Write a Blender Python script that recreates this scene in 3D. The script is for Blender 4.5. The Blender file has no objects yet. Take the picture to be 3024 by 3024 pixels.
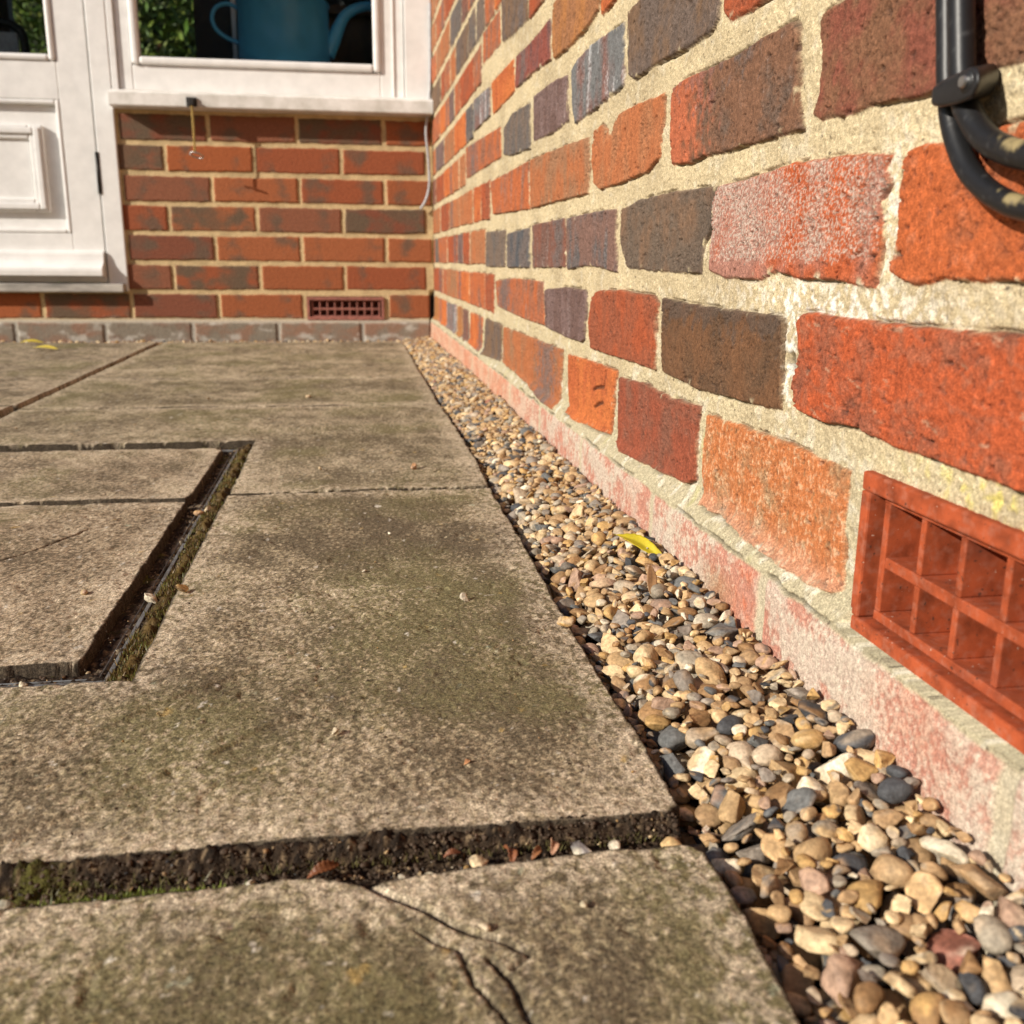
import bpy, bmesh, math, random
import numpy as np
from mathutils import Vector
R = math.radians
random.seed(7)
rng = np.random.default_rng(11)
scene = bpy.context.scene
col = scene.collection

# ------------------------------------------------------------------ camera
CAMX, CAMZ, YAW, PITCH, ROLL = -0.2331, 0.1670, 0.1626, -0.2511, 0.0090
cam_d = bpy.data.cameras.new('camera')
cam = bpy.data.objects.new('camera', cam_d)
col.objects.link(cam)
scene.camera = cam
fw = Vector((math.sin(YAW) * math.cos(PITCH), math.cos(YAW) * math.cos(PITCH), math.sin(PITCH)))
rt = Vector((math.cos(YAW), -math.sin(YAW), 0))
up = rt.cross(fw)
r2 = math.cos(ROLL) * rt + math.sin(ROLL) * up
u2 = -math.sin(ROLL) * rt + math.cos(ROLL) * up
from mathutils import Matrix
m = Matrix((r2, u2, -fw)).transposed().to_4x4()
m.translation = (CAMX, 0, CAMZ)
cam.matrix_world = m
cam_d.sensor_fit = 'HORIZONTAL'
cam_d.sensor_width = 7.3
cam_d.lens = 2911.8 / 3024 * 7.3
cam_d.clip_start = 0.01
cam_d.clip_end = 200
cam_d.dof.use_dof = True
cam_d.dof.focus_distance = 0.62
cam_d.dof.aperture_fstop = 2.9

# ------------------------------------------------------------------ light
EL, AZ = R(27), R(25)            # sun height; light travels towards +x and a little +y
world = bpy.data.worlds.new('World')
scene.world = world
world.use_nodes = True
nt = world.node_tree
bg = nt.nodes['Background']
sky = nt.nodes.new('ShaderNodeTexSky')
sky.sky_type = 'NISHITA'
sky.sun_disc = False
sky.sun_elevation = EL
sky.sun_rotation = math.atan2(-math.cos(AZ), -math.sin(AZ))
nt.links.new(sky.outputs[0], bg.inputs[0])
bg.inputs[1].default_value = 0.085
sun_d = bpy.data.lights.new('sun', 'SUN')
sun_d.energy = 4.8
sun_d.angle = R(0.5)
sun_d.color = (1.0, 0.93, 0.82)
sun = bpy.data.objects.new('sun', sun_d)
col.objects.link(sun)
sdir = Vector((math.cos(EL) * math.cos(AZ), math.cos(EL) * math.sin(AZ), -math.sin(EL)))
sun.rotation_euler = sdir.to_track_quat('-Z', 'Y').to_euler()
scene.view_settings.view_transform = 'Standard'
scene.view_settings.look = 'None'
scene.view_settings.exposure = 0.22
scene.view_settings.gamma = 1

# ------------------------------------------------------------------ noise
def _h(ix, iy, s):
    n = (ix.astype(np.int64) * 374761393 + iy.astype(np.int64) * 668265263 + s * 1442695041) & 0xffffffff
    n = ((n ^ (n >> 13)) * 1274126177) & 0xffffffff
    return (n ^ (n >> 16)) & 0xffffffff
def pn(x, y, s=0):
    """gradient noise, about -1..1"""
    x = np.asarray(x, float); y = np.asarray(y, float)
    ix = np.floor(x); iy = np.floor(y); fx = x - ix; fy = y - iy
    ux = fx * fx * fx * (fx * (fx * 6 - 15) + 10); uy = fy * fy * fy * (fy * (fy * 6 - 15) + 10)
    def g(a, b):
        t = _h(ix + a, iy + b, s) * (2 * np.pi / 4294967296.0)
        return np.cos(t) * (fx - a) + np.sin(t) * (fy - b)
    n0 = g(0, 0) * (1 - ux) + g(1, 0) * ux
    n1 = g(0, 1) * (1 - ux) + g(1, 1) * ux
    return (n0 * (1 - uy) + n1 * uy) * 1.5
def fbm(x, y, s=0, o=4, k=0.5):
    r = 0; a = 1; t = 0
    for i in range(o):
        r = r + a * pn(x * 2 ** i + 17.3 * i, y * 2 ** i - 9.1 * i, s + i * 31)
        t += a; a *= k
    return r / t * 1.35
def sst(a, b, x):
    t = np.clip((x - a) / (b - a), 0, 1)
    return t * t * (3 - 2 * t)
def mix3(c, d, t):
    return c * (1 - t[..., None]) + np.asarray(d) * t[..., None]
def axis(*seg):
    o = []
    for a, b, st in seg:
        n = max(1, int(round((b - a) / st)))
        o.append(np.linspace(a, b, n, endpoint=False))
    o.append(np.array([seg[-1][1]]))
    return np.concatenate(o)
def sdpoly(px, py, P):
    P = np.asarray(P, float)
    d = np.full(px.shape, 1e9); ins = np.zeros(px.shape, bool)
    n = len(P)
    for i in range(n):
        ax, ay = P[i]; bx, by = P[(i + 1) % n]
        ex, ey = bx - ax, by - ay
        L = ex * ex + ey * ey + 1e-12
        t = np.clip(((px - ax) * ex + (py - ay) * ey) / L, 0, 1)
        d = np.minimum(d, (px - ax - t * ex) ** 2 + (py - ay - t * ey) ** 2)
        c = ((ay > py) != (by > py)) & (px < (bx - ax) * (py - ay) / (by - ay + 1e-12) + ax)
        ins ^= c
    d = np.sqrt(d)
    return np.where(ins, -d, d)
def sdline(px, py, P):
    d = np.full(px.shape, 1e9)
    for (ax, ay), (bx, by) in zip(P[:-1], P[1:]):
        ex, ey = bx - ax, by - ay
        t = np.clip(((px - ax) * ex + (py - ay) * ey) / (ex * ex + ey * ey + 1e-12), 0, 1)
        d = np.minimum(d, np.hypot(px - ax - t * ex, py - ay - t * ey))
    return d

# ------------------------------------------------------------------ mesh helpers
def link(o, parent=None):
    col.objects.link(o)
    if parent is not None:
        o.parent = parent
    return o
def arrmesh(name, V, F, colr=None, mat=None, parent=None, loc=None, smooth=True):
    V = np.asarray(V, np.float32).reshape(-1, 3); F = np.asarray(F, np.int32)
    if loc is not None:
        V = V - np.asarray(loc, np.float32)
    k = F.shape[1]
    me = bpy.data.meshes.new(name)
    me.vertices.add(len(V)); me.vertices.foreach_set('co', V.ravel())
    me.loops.add(F.size); me.loops.foreach_set('vertex_index', F.ravel())
    me.polygons.add(len(F)); me.polygons.foreach_set('loop_start', np.arange(0, F.size, k, dtype=np.int32))
    me.polygons.foreach_set('use_smooth', np.full(len(F), smooth))
    me.update(calc_edges=True)
    if colr is not None:
        ca = me.color_attributes.new('Col', 'FLOAT_COLOR', 'POINT')
        c = np.ones((len(V), 4), np.float32); c[:, :3] = np.clip(np.asarray(colr).reshape(-1, 3), 0.002, 0.95)
        ca.data.foreach_set('color', c.ravel())
    if mat: me.materials.append(mat)
    o = bpy.data.objects.new(name, me)
    if loc is not None: o.location = loc
    return link(o, parent)
def gridfaces(nu, nv, flip=False):
    i = np.arange(nu - 1)[:, None] * nv + np.arange(nv - 1)[None, :]
    F = np.stack([i, i + nv, i + nv + 1, i + 1], -1)
    if flip: F = F[..., ::-1]
    return F
def compress(V, F, C):
    used = np.zeros(len(V), bool); used[F.ravel()] = True
    idx = np.cumsum(used) - 1
    return V[used], idx[F], C[used]
def tag(o, label=None, cat=None, group=None, kind=None):
    if label: o['label'] = label
    if cat: o['category'] = cat
    if group: o['group'] = group
    if kind: o['kind'] = kind
    return o
def empty(name, loc=(0, 0, 0)):
    o = bpy.data.objects.new(name, None); o.location = loc; o.empty_display_size = 0.02
    return link(o)
def bmobj(name, bm, mat, parent=None, smooth=False, loc=None):
    me = bpy.data.meshes.new(name)
    bm.normal_update(); bm.to_mesh(me); bm.free()
    if smooth:
        for p in me.polygons: p.use_smooth = True
    me.materials.append(mat)
    o = bpy.data.objects.new(name, me)
    if loc is not None: o.location = loc
    return link(o, parent)
def tube(pts, r, n=16, sub=6, cap=True):
    """swept tube through smoothed points -> V, F, t"""
    P = np.array(pts, float)
    Q = np.vstack([2 * P[0] - P[1], P, 2 * P[-1] - P[-2]])
    out = []
    for i in range(1, len(Q) - 2):
        for j in range(sub):
            t = j / sub
            a, b, c, d = Q[i - 1], Q[i], Q[i + 1], Q[i + 2]
            out.append(0.5 * ((2 * b) + (c - a) * t + (2 * a - 5 * b + 4 * c - d) * t * t + (3 * b - a - 3 * c + d) * t ** 3))
    out.append(P[-1]); S = np.array(out)
    T = np.gradient(S, axis=0); T /= np.linalg.norm(T, axis=1)[:, None]
    N = np.zeros_like(S); ref = np.array([1.0, 0.13, 0.07]); N[0] = np.cross(T[0], ref); N[0] /= np.linalg.norm(N[0])
    for i in range(1, len(S)):
        v = N[i - 1] - T[i] * (N[i - 1] @ T[i]); N[i] = v / np.linalg.norm(v)
    B = np.cross(T, N)
    rr = np.interp(np.linspace(0, 1, len(S)), np.linspace(0, 1, len(np.atleast_1d(r))), np.atleast_1d(r)) if np.ndim(r) else np.full(len(S), r)
    a = np.linspace(0, 2 * np.pi, n, endpoint=False)
    V = S[:, None] + rr[:, None, None] * (np.cos(a)[None, :, None] * N[:, None] + np.sin(a)[None, :, None] * B[:, None])
    F = []
    for i in range(len(S) - 1):
        for j in range(n):
            k = (j + 1) % n
            F.append((i * n + j, i * n + k, (i + 1) * n + k, (i + 1) * n + j))
    V = V.reshape(-1, 3)
    if cap:
        for e, base in ((0, 0), (len(S) - 1, (len(S) - 1) * n)):
            c = len(V); V = np.vstack([V, S[e]])
            for j in range(0, n, 1):
                F.append((c, base + j, base + (j + 1) % n, c) if False else (c, base + j, base + (j + 1) % n, base + (j + 1) % n))
    F = np.array(F)
    return V, F, S
def tubeobj(name, pts, r, mat, parent=None, n=16, sub=6, loc=None):
    V, F, S = tube(pts, r, n, sub, cap=False)
    nv = len(S)
    me = bpy.data.meshes.new(name)
    L = np.array(loc if loc is not None else (0, 0, 0))
    faces = [tuple(f) for f in F.tolist()] + [tuple(range(n))[::-1], tuple((nv - 1) * n + j for j in range(n))]
    me.from_pydata((V - L).tolist(), [], faces)
    for p in me.polygons: p.use_smooth = len(p.vertices) == 4
    me.materials.append(mat)
    o = bpy.data.objects.new(name, me); o.location = L
    return link(o, parent)

# ------------------------------------------------------------------ materials
def attr_mat(name, rough=0.9, grain=900, grain_amt=0.25, bump=0.3, bdist=0.0003, spec=0.25, speck=0.0):
    """base colour from the mesh's own per-vertex colour, broken by fine 3D grain, with a fine bump"""
    mt = bpy.data.materials.new(name); mt.use_nodes = True
    n = mt.node_tree.nodes; l = mt.node_tree.links
    b = n['Principled BSDF']; b.inputs['Roughness'].default_value = rough
    b.inputs['Specular IOR Level'].default_value = spec
    a = n.new('ShaderNodeVertexColor'); a.layer_name = 'Col'
    tc = n.new('ShaderNodeTexCoord')
    ns = n.new('ShaderNodeTexNoise'); ns.inputs['Scale'].default_value = grain
    ns.inputs['Detail'].default_value = 2; ns.inputs['Roughness'].default_value = 0.65
    l.new(tc.outputs['Object'], ns.inputs['Vector'])
    mr = n.new('ShaderNodeMapRange'); mr.inputs['From Min'].default_value = 0.3; mr.inputs['From Max'].default_value = 0.7
    mr.inputs['To Min'].default_value = 1 - grain_amt; mr.inputs['To Max'].default_value = 1 + grain_amt
    l.new(ns.outputs['Fac'], mr.inputs['Value'])
    n2 = n.new('ShaderNodeTexNoise'); n2.inputs['Scale'].default_value = grain * 0.42
    n2.inputs['Detail'].default_value = 2; n2.inputs['Roughness'].default_value = 0.7
    l.new(tc.outputs['Object'], n2.inputs['Vector'])
    m2 = n.new('ShaderNodeMapRange'); m2.inputs['From Min'].default_value = 0.36; m2.inputs['From Max'].default_value = 0.64
    m2.inputs['To Min'].default_value = 1 - speck; m2.inputs['To Max'].default_value = 1 + speck
    l.new(n2.outputs['Fac'], m2.inputs['Value'])
    mm = n.new('ShaderNodeMath'); mm.operation = 'MULTIPLY'
    l.new(mr.outputs['Result'], mm.inputs[0]); l.new(m2.outputs['Result'], mm.inputs[1])
    vm = n.new('ShaderNodeVectorMath'); vm.operation = 'SCALE'
    l.new(a.outputs['Color'], vm.inputs[0]); l.new(mm.outputs[0], vm.inputs['Scale'])
    l.new(vm.outputs[0], b.inputs['Base Color'])
    bp = n.new('ShaderNodeBump'); bp.inputs['Strength'].default_value = bump; bp.inputs['Distance'].default_value = bdist
    ad = n.new('ShaderNodeMath'); ad.operation = 'ADD'
    l.new(ns.outputs['Fac'], ad.inputs[0]); l.new(n2.outputs['Fac'], ad.inputs[1])
    l.new(ad.outputs[0], bp.inputs['Height']); l.new(bp.outputs[0], b.inputs['Normal'])
    return mt
def plain(name, c, rough=0.5, metal=0.0, spec=0.5, noise=0.08, scale=60, bump=0.0, streak=None, c2=None):
    mt = bpy.data.materials.new(name); mt.use_nodes = True
    n = mt.node_tree.nodes; l = mt.node_tree.links
    b = n['Principled BSDF']; b.inputs['Roughness'].default_value = rough
    b.inputs['Metallic'].default_value = metal; b.inputs['Specular IOR Level'].default_value = spec
    tc = n.new('ShaderNodeTexCoord'); mp = n.new('ShaderNodeMapping')
    if streak: mp.inputs['Scale'].default_value = streak
    ns = n.new('ShaderNodeTexNoise'); ns.inputs['Scale'].default_value = scale; ns.inputs['Detail'].default_value = 6
    ns.inputs['Roughness'].default_value = 0.6
    l.new(tc.outputs['Object'], mp.inputs[0]); l.new(mp.outputs[0], ns.inputs['Vector'])
    cr = n.new('ShaderNodeValToRGB')
    c = np.array(c); d = np.array(c2) if c2 is not None else c * (1 - 2.2 * noise)
    cr.color_ramp.elements[0].position = 0.3; cr.color_ramp.elements[0].color = (*np.clip(d, 0, 1), 1)
    cr.color_ramp.elements[1].position = 0.62; cr.color_ramp.elements[1].color = (*np.clip(c * (1 + noise * .3), 0, 1), 1)
    l.new(ns.outputs['Fac'], cr.inputs[0]); l.new(cr.outputs[0], b.inputs['Base Color'])
    if bump:
        bp = n.new('ShaderNodeBump'); bp.inputs['Strength'].default_value = bump; bp.inputs['Distance'].default_value = 0.001
        l.new(ns.outputs['Fac'], bp.inputs['Height']); l.new(bp.outputs[0], b.inputs['Normal'])
    return mt
M_brick = attr_mat('brick_and_mortar', 0.92, 1500, 0.42, 0.7, 0.0004, 0.2, 0.20)
M_brickfar = attr_mat('brick_and_mortar_back', 0.92, 300, 0.15, 0.4, 0.0008, 0.2)
M_slab = attr_mat('sandstone', 0.9, 1300, 0.60, 0.9, 0.0006, 0.2, 0.42)
M_soil = attr_mat('soil', 0.95, 900, 0.45, 0.8, 0.0008, 0.15)
M_stone = attr_mat('pebble', 0.68, 500, 0.26, 0.8, 0.0005, 0.3, 0.16)
M_white = plain('white_gloss_paint', (0.80, 0.79, 0.77), 0.35, noise=0.05, scale=25, bump=0.05)
M_whiteold = plain('weathered_white_paint', (0.72, 0.70, 0.67), 0.5, noise=0.3, scale=22, bump=0.15, c2=(0.52, 0.50, 0.45))
M_thresh = plain('weathered_sill_board', (0.42, 0.39, 0.35), 0.6, noise=0.3, scale=60, bump=0.3, streak=(0.2, 1, 1))
def terra_mat():
    mt = plain('terracotta', (0.37, 0.075, 0.026), 0.85, noise=0.22, scale=90, bump=0.25, spec=0.22)
    n = mt.node_tree.nodes; l = mt.node_tree.links; b = n['Principled BSDF']
    src = b.inputs['Base Color'].links[0].from_socket; tc = [q for q in n if q.type == 'TEX_COORD'][0]
    def layer(src, scale, lo, hi, colr, amt, detail=3):
        ns = n.new('ShaderNodeTexNoise'); ns.inputs['Scale'].default_value = scale; ns.inputs['Detail'].default_value = detail
        l.new(tc.outputs['Object'], ns.inputs['Vector'])
        mr = n.new('ShaderNodeMapRange'); mr.inputs['From Min'].default_value = lo; mr.inputs['From Max'].default_value = hi
        mr.inputs['To Max'].default_value = amt; l.new(ns.outputs['Fac'], mr.inputs['Value'])
        mx = n.new('ShaderNodeMix'); mx.data_type = 'RGBA'; l.new(mr.outputs['Result'], mx.inputs[0]); l.new(src, mx.inputs[6])
        mx.inputs[7].default_value = (*colr, 1); return mx.outputs[2]
    s = layer(src, 240, .50, .72, (.42, .20, .14), .3)
    s = layer(s, 38, .55, .70, (.22, .055, .03), .5, 6)
    s = layer(s, 420, .71, .745, (.07, .03, .02), .8, 1)
    s = layer(s, 520, .765, .79, (.60, .45, .35), .7, 1)
    l.new(s, b.inputs['Base Color'])
    return mt
M_terra = terra_mat()
M_terrafar = plain('faded_terracotta', (0.33, 0.13, 0.10), 0.8, noise=0.2, scale=90, bump=0.2, spec=0.25)
M_black = plain('black_plastic', (0.013, 0.013, 0.014), 0.42, noise=0.2, scale=300, bump=0.05)
M_dark = plain('dark_metal', (0.05, 0.045, 0.04), 0.5, metal=0.6, noise=0.3, scale=200)
M_steel = plain('steel', (0.5, 0.5, 0.48), 0.35, metal=0.9, noise=0.2, scale=300)
M_galv = plain('dull_galvanised_steel', (0.22, 0.23, 0.24), 0.5, metal=0.5, noise=0.4, scale=120, bump=0.2, c2=(0.08, 0.06, 0.045))
M_brass = plain('brass', (0.62, 0.42, 0.14), 0.35, metal=0.8, noise=0.2, scale=200)
M_blue = plain('blue_enamel', (0.12, 0.50, 0.80), 0.3, noise=0.05, scale=20)
M_grey = plain('dark_grey_plastic', (0.06, 0.06, 0.062), 0.6)
M_wood = plain('brown_wood', (0.13, 0.06, 0.02), 0.6, noise=0.25, scale=30, streak=(1, 1, 0.1))
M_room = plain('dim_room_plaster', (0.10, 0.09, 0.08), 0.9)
M_greycable = plain('grey_cable_sheath', (0.42, 0.42, 0.43), 0.4, noise=0.15, scale=100)
M_leafy = attr_mat('leaf', 0.5, 500, 0.12, 0.2, 0.0002, 0.4)
def glass():
    mt = bpy.data.materials.new('window_glass'); mt.use_nodes = True
    n = mt.node_tree.nodes; l = mt.node_tree.links
    out = n['Material Output']; n.remove(n['Principled BSDF'])
    t = n.new('ShaderNodeBsdfTransparent'); t.inputs[0].default_value = (0.93, 0.96, 0.95, 1)
    g = n.new('ShaderNodeBsdfGlossy'); g.inputs['Roughness'].default_value = 0.01
    f = n.new('ShaderNodeFresnel'); f.inputs[0].default_value = 1.45
    mx = n.new('ShaderNodeMixShader')
    l.new(f.outputs[0], mx.inputs[0]); l.new(t.outputs[0], mx.inputs[1]); l.new(g.outputs[0], mx.inputs[2])
    l.new(mx.outputs[0], out.inputs['Surface'])
    return mt
M_glass = glass()

# ================================================================== SETTING
ZG = -0.0546            # paving level (z = 0 is the bed joint over the plinth course)
D, DA = 2.7892, 0.0219  # distance and slight turn of the back wall
def BW(l, o, z):
    """point on the back wall: l to the left of the corner, o out of the face, z up"""
    return (-l * math.cos(DA) - o * math.sin(DA), D + l * math.sin(DA) - o * math.cos(DA), z)

# ---- ground under everything
bm = bmesh.new()
for a, b, c, d in ((-30, -30, 30, 30),):
    bm.faces.new([bm.verts.new(p) for p in ((a, b, -0.16), (c, b, -0.16), (c, d, -0.16), (a, d, -0.16))])
M_ground = plain('earth', (0.09, 0.07, 0.045), 0.95, noise=0.3, scale=8)
tag(bmobj('ground', bm, M_ground), kind='structure')

# ---- brick colours (albedo)
PAL = {'O1': ((.56, .165, .050), (.46, .12, .042)), 'O2': ((.54, .185, .065), (.42, .25, .13)), 'O3': ((.42, .145, .058), (.34, .17, .09)),
       'O4': ((.46, .13, .048), (.30, .13, .08)), 'O5': ((.50, .125, .040), (.38, .115, .048)), 'O6': ((.44, .15, .060), (.40, .17, .08)), 'O7': ((.40, .17, .060), (.33, .15, .07)),
       'R1': ((.30, .080, .042), (.24, .095, .060)), 'R2': ((.47, .100, .036), (.31, .10, .055)), 'R3': ((.38, .090, .036), (.30, .09, .045)),
       'P1': ((.23, .095, .065), (.18, .10, .08)), 'P2': ((.15, .090, .078), (.20, .13, .12)), 'P3': ((.21, .12, .095), (.13, .12, .12)), 'P4': ((.23, .075, .048), (.22, .105, .058)), 'P5': ((.26, .075, .055), (.17, .085, .08)),
       'D1': ((.175, .085, .042), (.135, .075, .042)), 'D2': ((.20, .12, .075), (.15, .11, .082)), 'D3': ((.085, .09, .10), (.16, .13, .12)),
       'B1': ((.19, .115, .070), (.15, .11, .09)), 'B2': ((.21, .105, .062), (.15, .10, .075)), 'B3': ((.18, .13, .10), (.14, .12, .11)),
       'G1': ((.17, .17, .17), (.23, .12, .10)), 'S1': ((.46, .105, .038), (.44, .11, .04))}
TR=[
('O2',[(0.6267,0.0675),(0.5636,0.0702),(0.4984,0.0713),(0.4298,0.0702),(0.43,0.0572),(0.4302,0.0397),(0.4247,0.011),(0.4322,0.0071),(0.4773,0.005),(0.5305,0.0054),(0.5826,0.008),(0.6202,0.0068),(0.6286,0.022),(0.6301,0.046)]),
('R1',[(0.8465,0.0673),(0.7636,0.0713),(0.7,0.0687),(0.6391,0.0716),(0.6409,0.0501),(0.6395,0.019),(0.6535,0.0133),(0.7352,0.0084),(0.8177,0.0052),(0.8419,0.0101),(0.8456,0.0379)]),
('O1',[(1.0586,0.0676),(0.9492,0.0709),(0.8561,0.0717),(0.8621,0.0482),(0.8698,0.0108),(0.9199,0.0081),(0.9958,0.0046),(1.043,0.0047),(1.0552,0.0357)]),
('O3',[(1.5151,0.0666),(1.293,0.0688),(1.0865,0.0699),(1.0884,0.0414),(1.0941,0.001),(1.1669,0.0008),(1.2885,0.0072),(1.5218,0.0113)]),
('B1',[(1.7277,0.0676),(1.5332,0.0681),(1.5402,0.0108),(1.7503,0.0036)]),
('O1',[(1.9468,0.0667),(1.7628,0.0671),(1.7793,0.0041),(1.9625,0.0063)]),
('R2',[(0.215,0.146),(0.3773,0.1414),(0.4276,0.1412),(0.47,0.1421),(0.4918,0.1416),(0.5004,0.1368),(0.498,0.1315),(0.4937,0.1199),(0.4967,0.1104),(0.4993,0.1007),(0.4942,0.091),(0.4757,0.0883),(0.4524,0.0889),(0.4238,0.0919),(0.4201,0.0897),(0.4095,0.0891),(0.387,0.0885),(0.354,0.0884),(0.3256,0.0883),(0.3024,0.0878),(0.215,0.085)]),
('D1',[(0.733,0.1402),(0.6703,0.1384),(0.6032,0.1381),(0.5397,0.1387),(0.5389,0.1389),(0.5183,0.1371),(0.5157,0.1255),(0.5139,0.1066),(0.5108,0.0867),(0.5524,0.0846),(0.6274,0.0821),(0.6514,0.0813),(0.726,0.0845),(0.7328,0.115)]),
('R3',[(0.9542,0.1328),(0.9303,0.1393),(0.8575,0.142),(0.7578,0.1406),(0.7424,0.1353),(0.7463,0.1207),(0.7463,0.0836),(0.8516,0.083),(0.9542,0.0816),(0.9646,0.1072)]),
('P2',[(1.1968,0.1321),(1.0765,0.1385),(0.9885,0.1384),(0.9761,0.1303),(0.9819,0.1061),(0.9853,0.0885),(0.9968,0.0846),(1.074,0.0844),(1.1856,0.0873)]),
('O4',[(1.6147,0.1334),(1.4372,0.1409),(1.2066,0.1412),(1.1953,0.0885),(1.3442,0.0882),(1.5841,0.0933)]),
('O5',[(0.255,0.222),(0.3292,0.2154),(0.3447,0.215),(0.3733,0.2127),(0.3944,0.2141),(0.4049,0.2137),(0.409,0.2099),(0.4097,0.1958),(0.4075,0.1814),(0.4087,0.1727),(0.4119,0.1668),(0.4088,0.1624),(0.401,0.1592),(0.391,0.1575),(0.3687,0.1606),(0.3405,0.1602),(0.3177,0.1607),(0.255,0.158)]),
('S1',[(0.628,0.2131),(0.5886,0.214),(0.5503,0.2164),(0.5164,0.2175),(0.471,0.2164),(0.442,0.215),(0.418,0.2125),(0.4228,0.2076),(0.4199,0.2001),(0.4252,0.1931),(0.4215,0.178),(0.4225,0.1557),(0.4386,0.1556),(0.4563,0.158),(0.4948,0.1576),(0.5308,0.161),(0.5519,0.1559),(0.6077,0.1562),(0.6376,0.1601),(0.6349,0.1877),(0.6393,0.2042)]),
('D2',[(0.8607,0.2092),(0.8125,0.2145),(0.7213,0.2157),(0.6298,0.2138),(0.6329,0.2038),(0.6369,0.1888),(0.6482,0.1769),(0.652,0.1582),(0.7559,0.1585),(0.8371,0.1603),(0.8596,0.1793)]),
('P3',[(1.0794,0.2099),(0.9637,0.2121),(0.8755,0.2106),(0.8753,0.1869),(0.864,0.1556),(0.9363,0.1602),(0.991,0.1605),(1.0693,0.1562)]),
('P1',[(1.2861,0.21),(1.0931,0.2113),(1.0829,0.2001),(1.0804,0.1588),(1.2821,0.1559)]),
('D3',[(1.4893,0.2039),(1.3051,0.2073),(1.3013,0.1557),(1.487,0.1544)]),
('B3',[(1.7218,0.2115),(1.5065,0.2093),(1.5128,0.1549),(1.7211,0.1538)]),
('P4',[(0.21,0.288),(0.43,0.2885),(0.4861,0.2865),(0.4969,0.2851),(0.5004,0.282),(0.4998,0.2755),(0.4953,0.2667),(0.4963,0.2468),(0.5022,0.2394),(0.4912,0.2349),(0.462,0.2334),(0.4379,0.2346),(0.4021,0.233),(0.3835,0.2335),(0.3561,0.2358),(0.3331,0.2339),(0.21,0.2325)]),
('B2',[(0.7303,0.2866),(0.7017,0.289),(0.6597,0.2874),(0.6284,0.2871),(0.6282,0.2866),(0.6013,0.2875),(0.5632,0.289),(0.5317,0.2894),(0.5229,0.2817),(0.5221,0.2716),(0.5178,0.2541),(0.5107,0.2324),(0.5531,0.2323),(0.6058,0.2324),(0.6523,0.2332),(0.6869,0.2313),(0.724,0.2333),(0.7296,0.2512),(0.7316,0.2692)]),
('O6',[(0.969,0.2854),(0.9386,0.2872),(0.9186,0.2821),(0.9115,0.2758),(0.9021,0.2755),(0.891,0.2829),(0.8801,0.2893),(0.8231,0.2891),(0.7508,0.2862),(0.752,0.2658),(0.7548,0.2415),(0.7904,0.2337),(0.8694,0.2305),(0.9381,0.2298),(0.9631,0.2369),(0.9732,0.2615)]),
('O3',[(1.3047,0.2901),(1.0917,0.2856),(0.9865,0.2819),(0.9796,0.2541),(0.9839,0.2286),(1.1836,0.2295),(1.2938,0.2285)]),
('O4',[(1.6694,0.2889),(1.3175,0.2898),(1.3066,0.2291),(1.6375,0.2357)]),
('R3',[(0.32,0.368),(0.635,0.368),(0.6382,0.3188),(0.6358,0.3138),(0.626,0.308),(0.602,0.3072),(0.5738,0.3077),(0.32,0.3085)]),
('B1',[(0.65,0.366),(0.82,0.366),(0.8571,0.3647),(0.8546,0.3392),(0.8482,0.3121),(0.8309,0.308),(0.7783,0.3094),(0.6973,0.307),(0.6536,0.309),(0.6434,0.313),(0.6437,0.324)]),
('G1',[(1.0731,0.3559),(1.0453,0.3626),(0.982,0.3642),(0.8727,0.3601),(0.8693,0.3352),(0.8641,0.3092),(0.9409,0.3055),(1.0505,0.3004),(1.0652,0.3211)]),
('P2',[(1.2915,0.3635),(1.155,0.3607),(1.0945,0.3553),(1.0852,0.3084),(1.1498,0.3054),(1.2874,0.3093)]),
('B3',[(1.5213,0.3553),(1.449,0.365),(1.316,0.3588),(1.312,0.3031),(1.4778,0.3096),(1.5283,0.3167)]),
('O4',[(2.0178,0.3763),(1.5653,0.3606),(1.5546,0.3159),(2.0045,0.3172)]),
('O7',[(0.965,0.441),(1.168,0.441),(1.1734,0.4303),(1.1735,0.4),(1.1619,0.3817),(1.0757,0.3797),(0.9948,0.3827),(0.9611,0.3882),(0.9591,0.3986)]),
('P5',[(1.4229,0.4334),(1.3148,0.4289),(1.1893,0.4302),(1.1853,0.3858),(1.312,0.39),(1.4279,0.3924)]),
('O1',[(1.6665,0.4378),(1.4451,0.4341),(1.4352,0.3901),(1.6453,0.387)]),
('G1',[(1.8909,0.4439),(1.6827,0.4351),(1.6777,0.3898),(1.8914,0.3891)]),
('B1',[(1.5593,0.5323),(1.4575,0.5243),(1.342,0.5108),(1.3385,0.4599),(1.4543,0.4646),(1.5519,0.4738)]),
('O4',[(1.7699,0.5298),(1.5801,0.5252),(1.573,0.4762),(1.7695,0.4813)]),
]

AIR = (0.185, 0.4124, -0.004, 0.0745)   # near air brick: y0, y1, z0, z1

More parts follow.
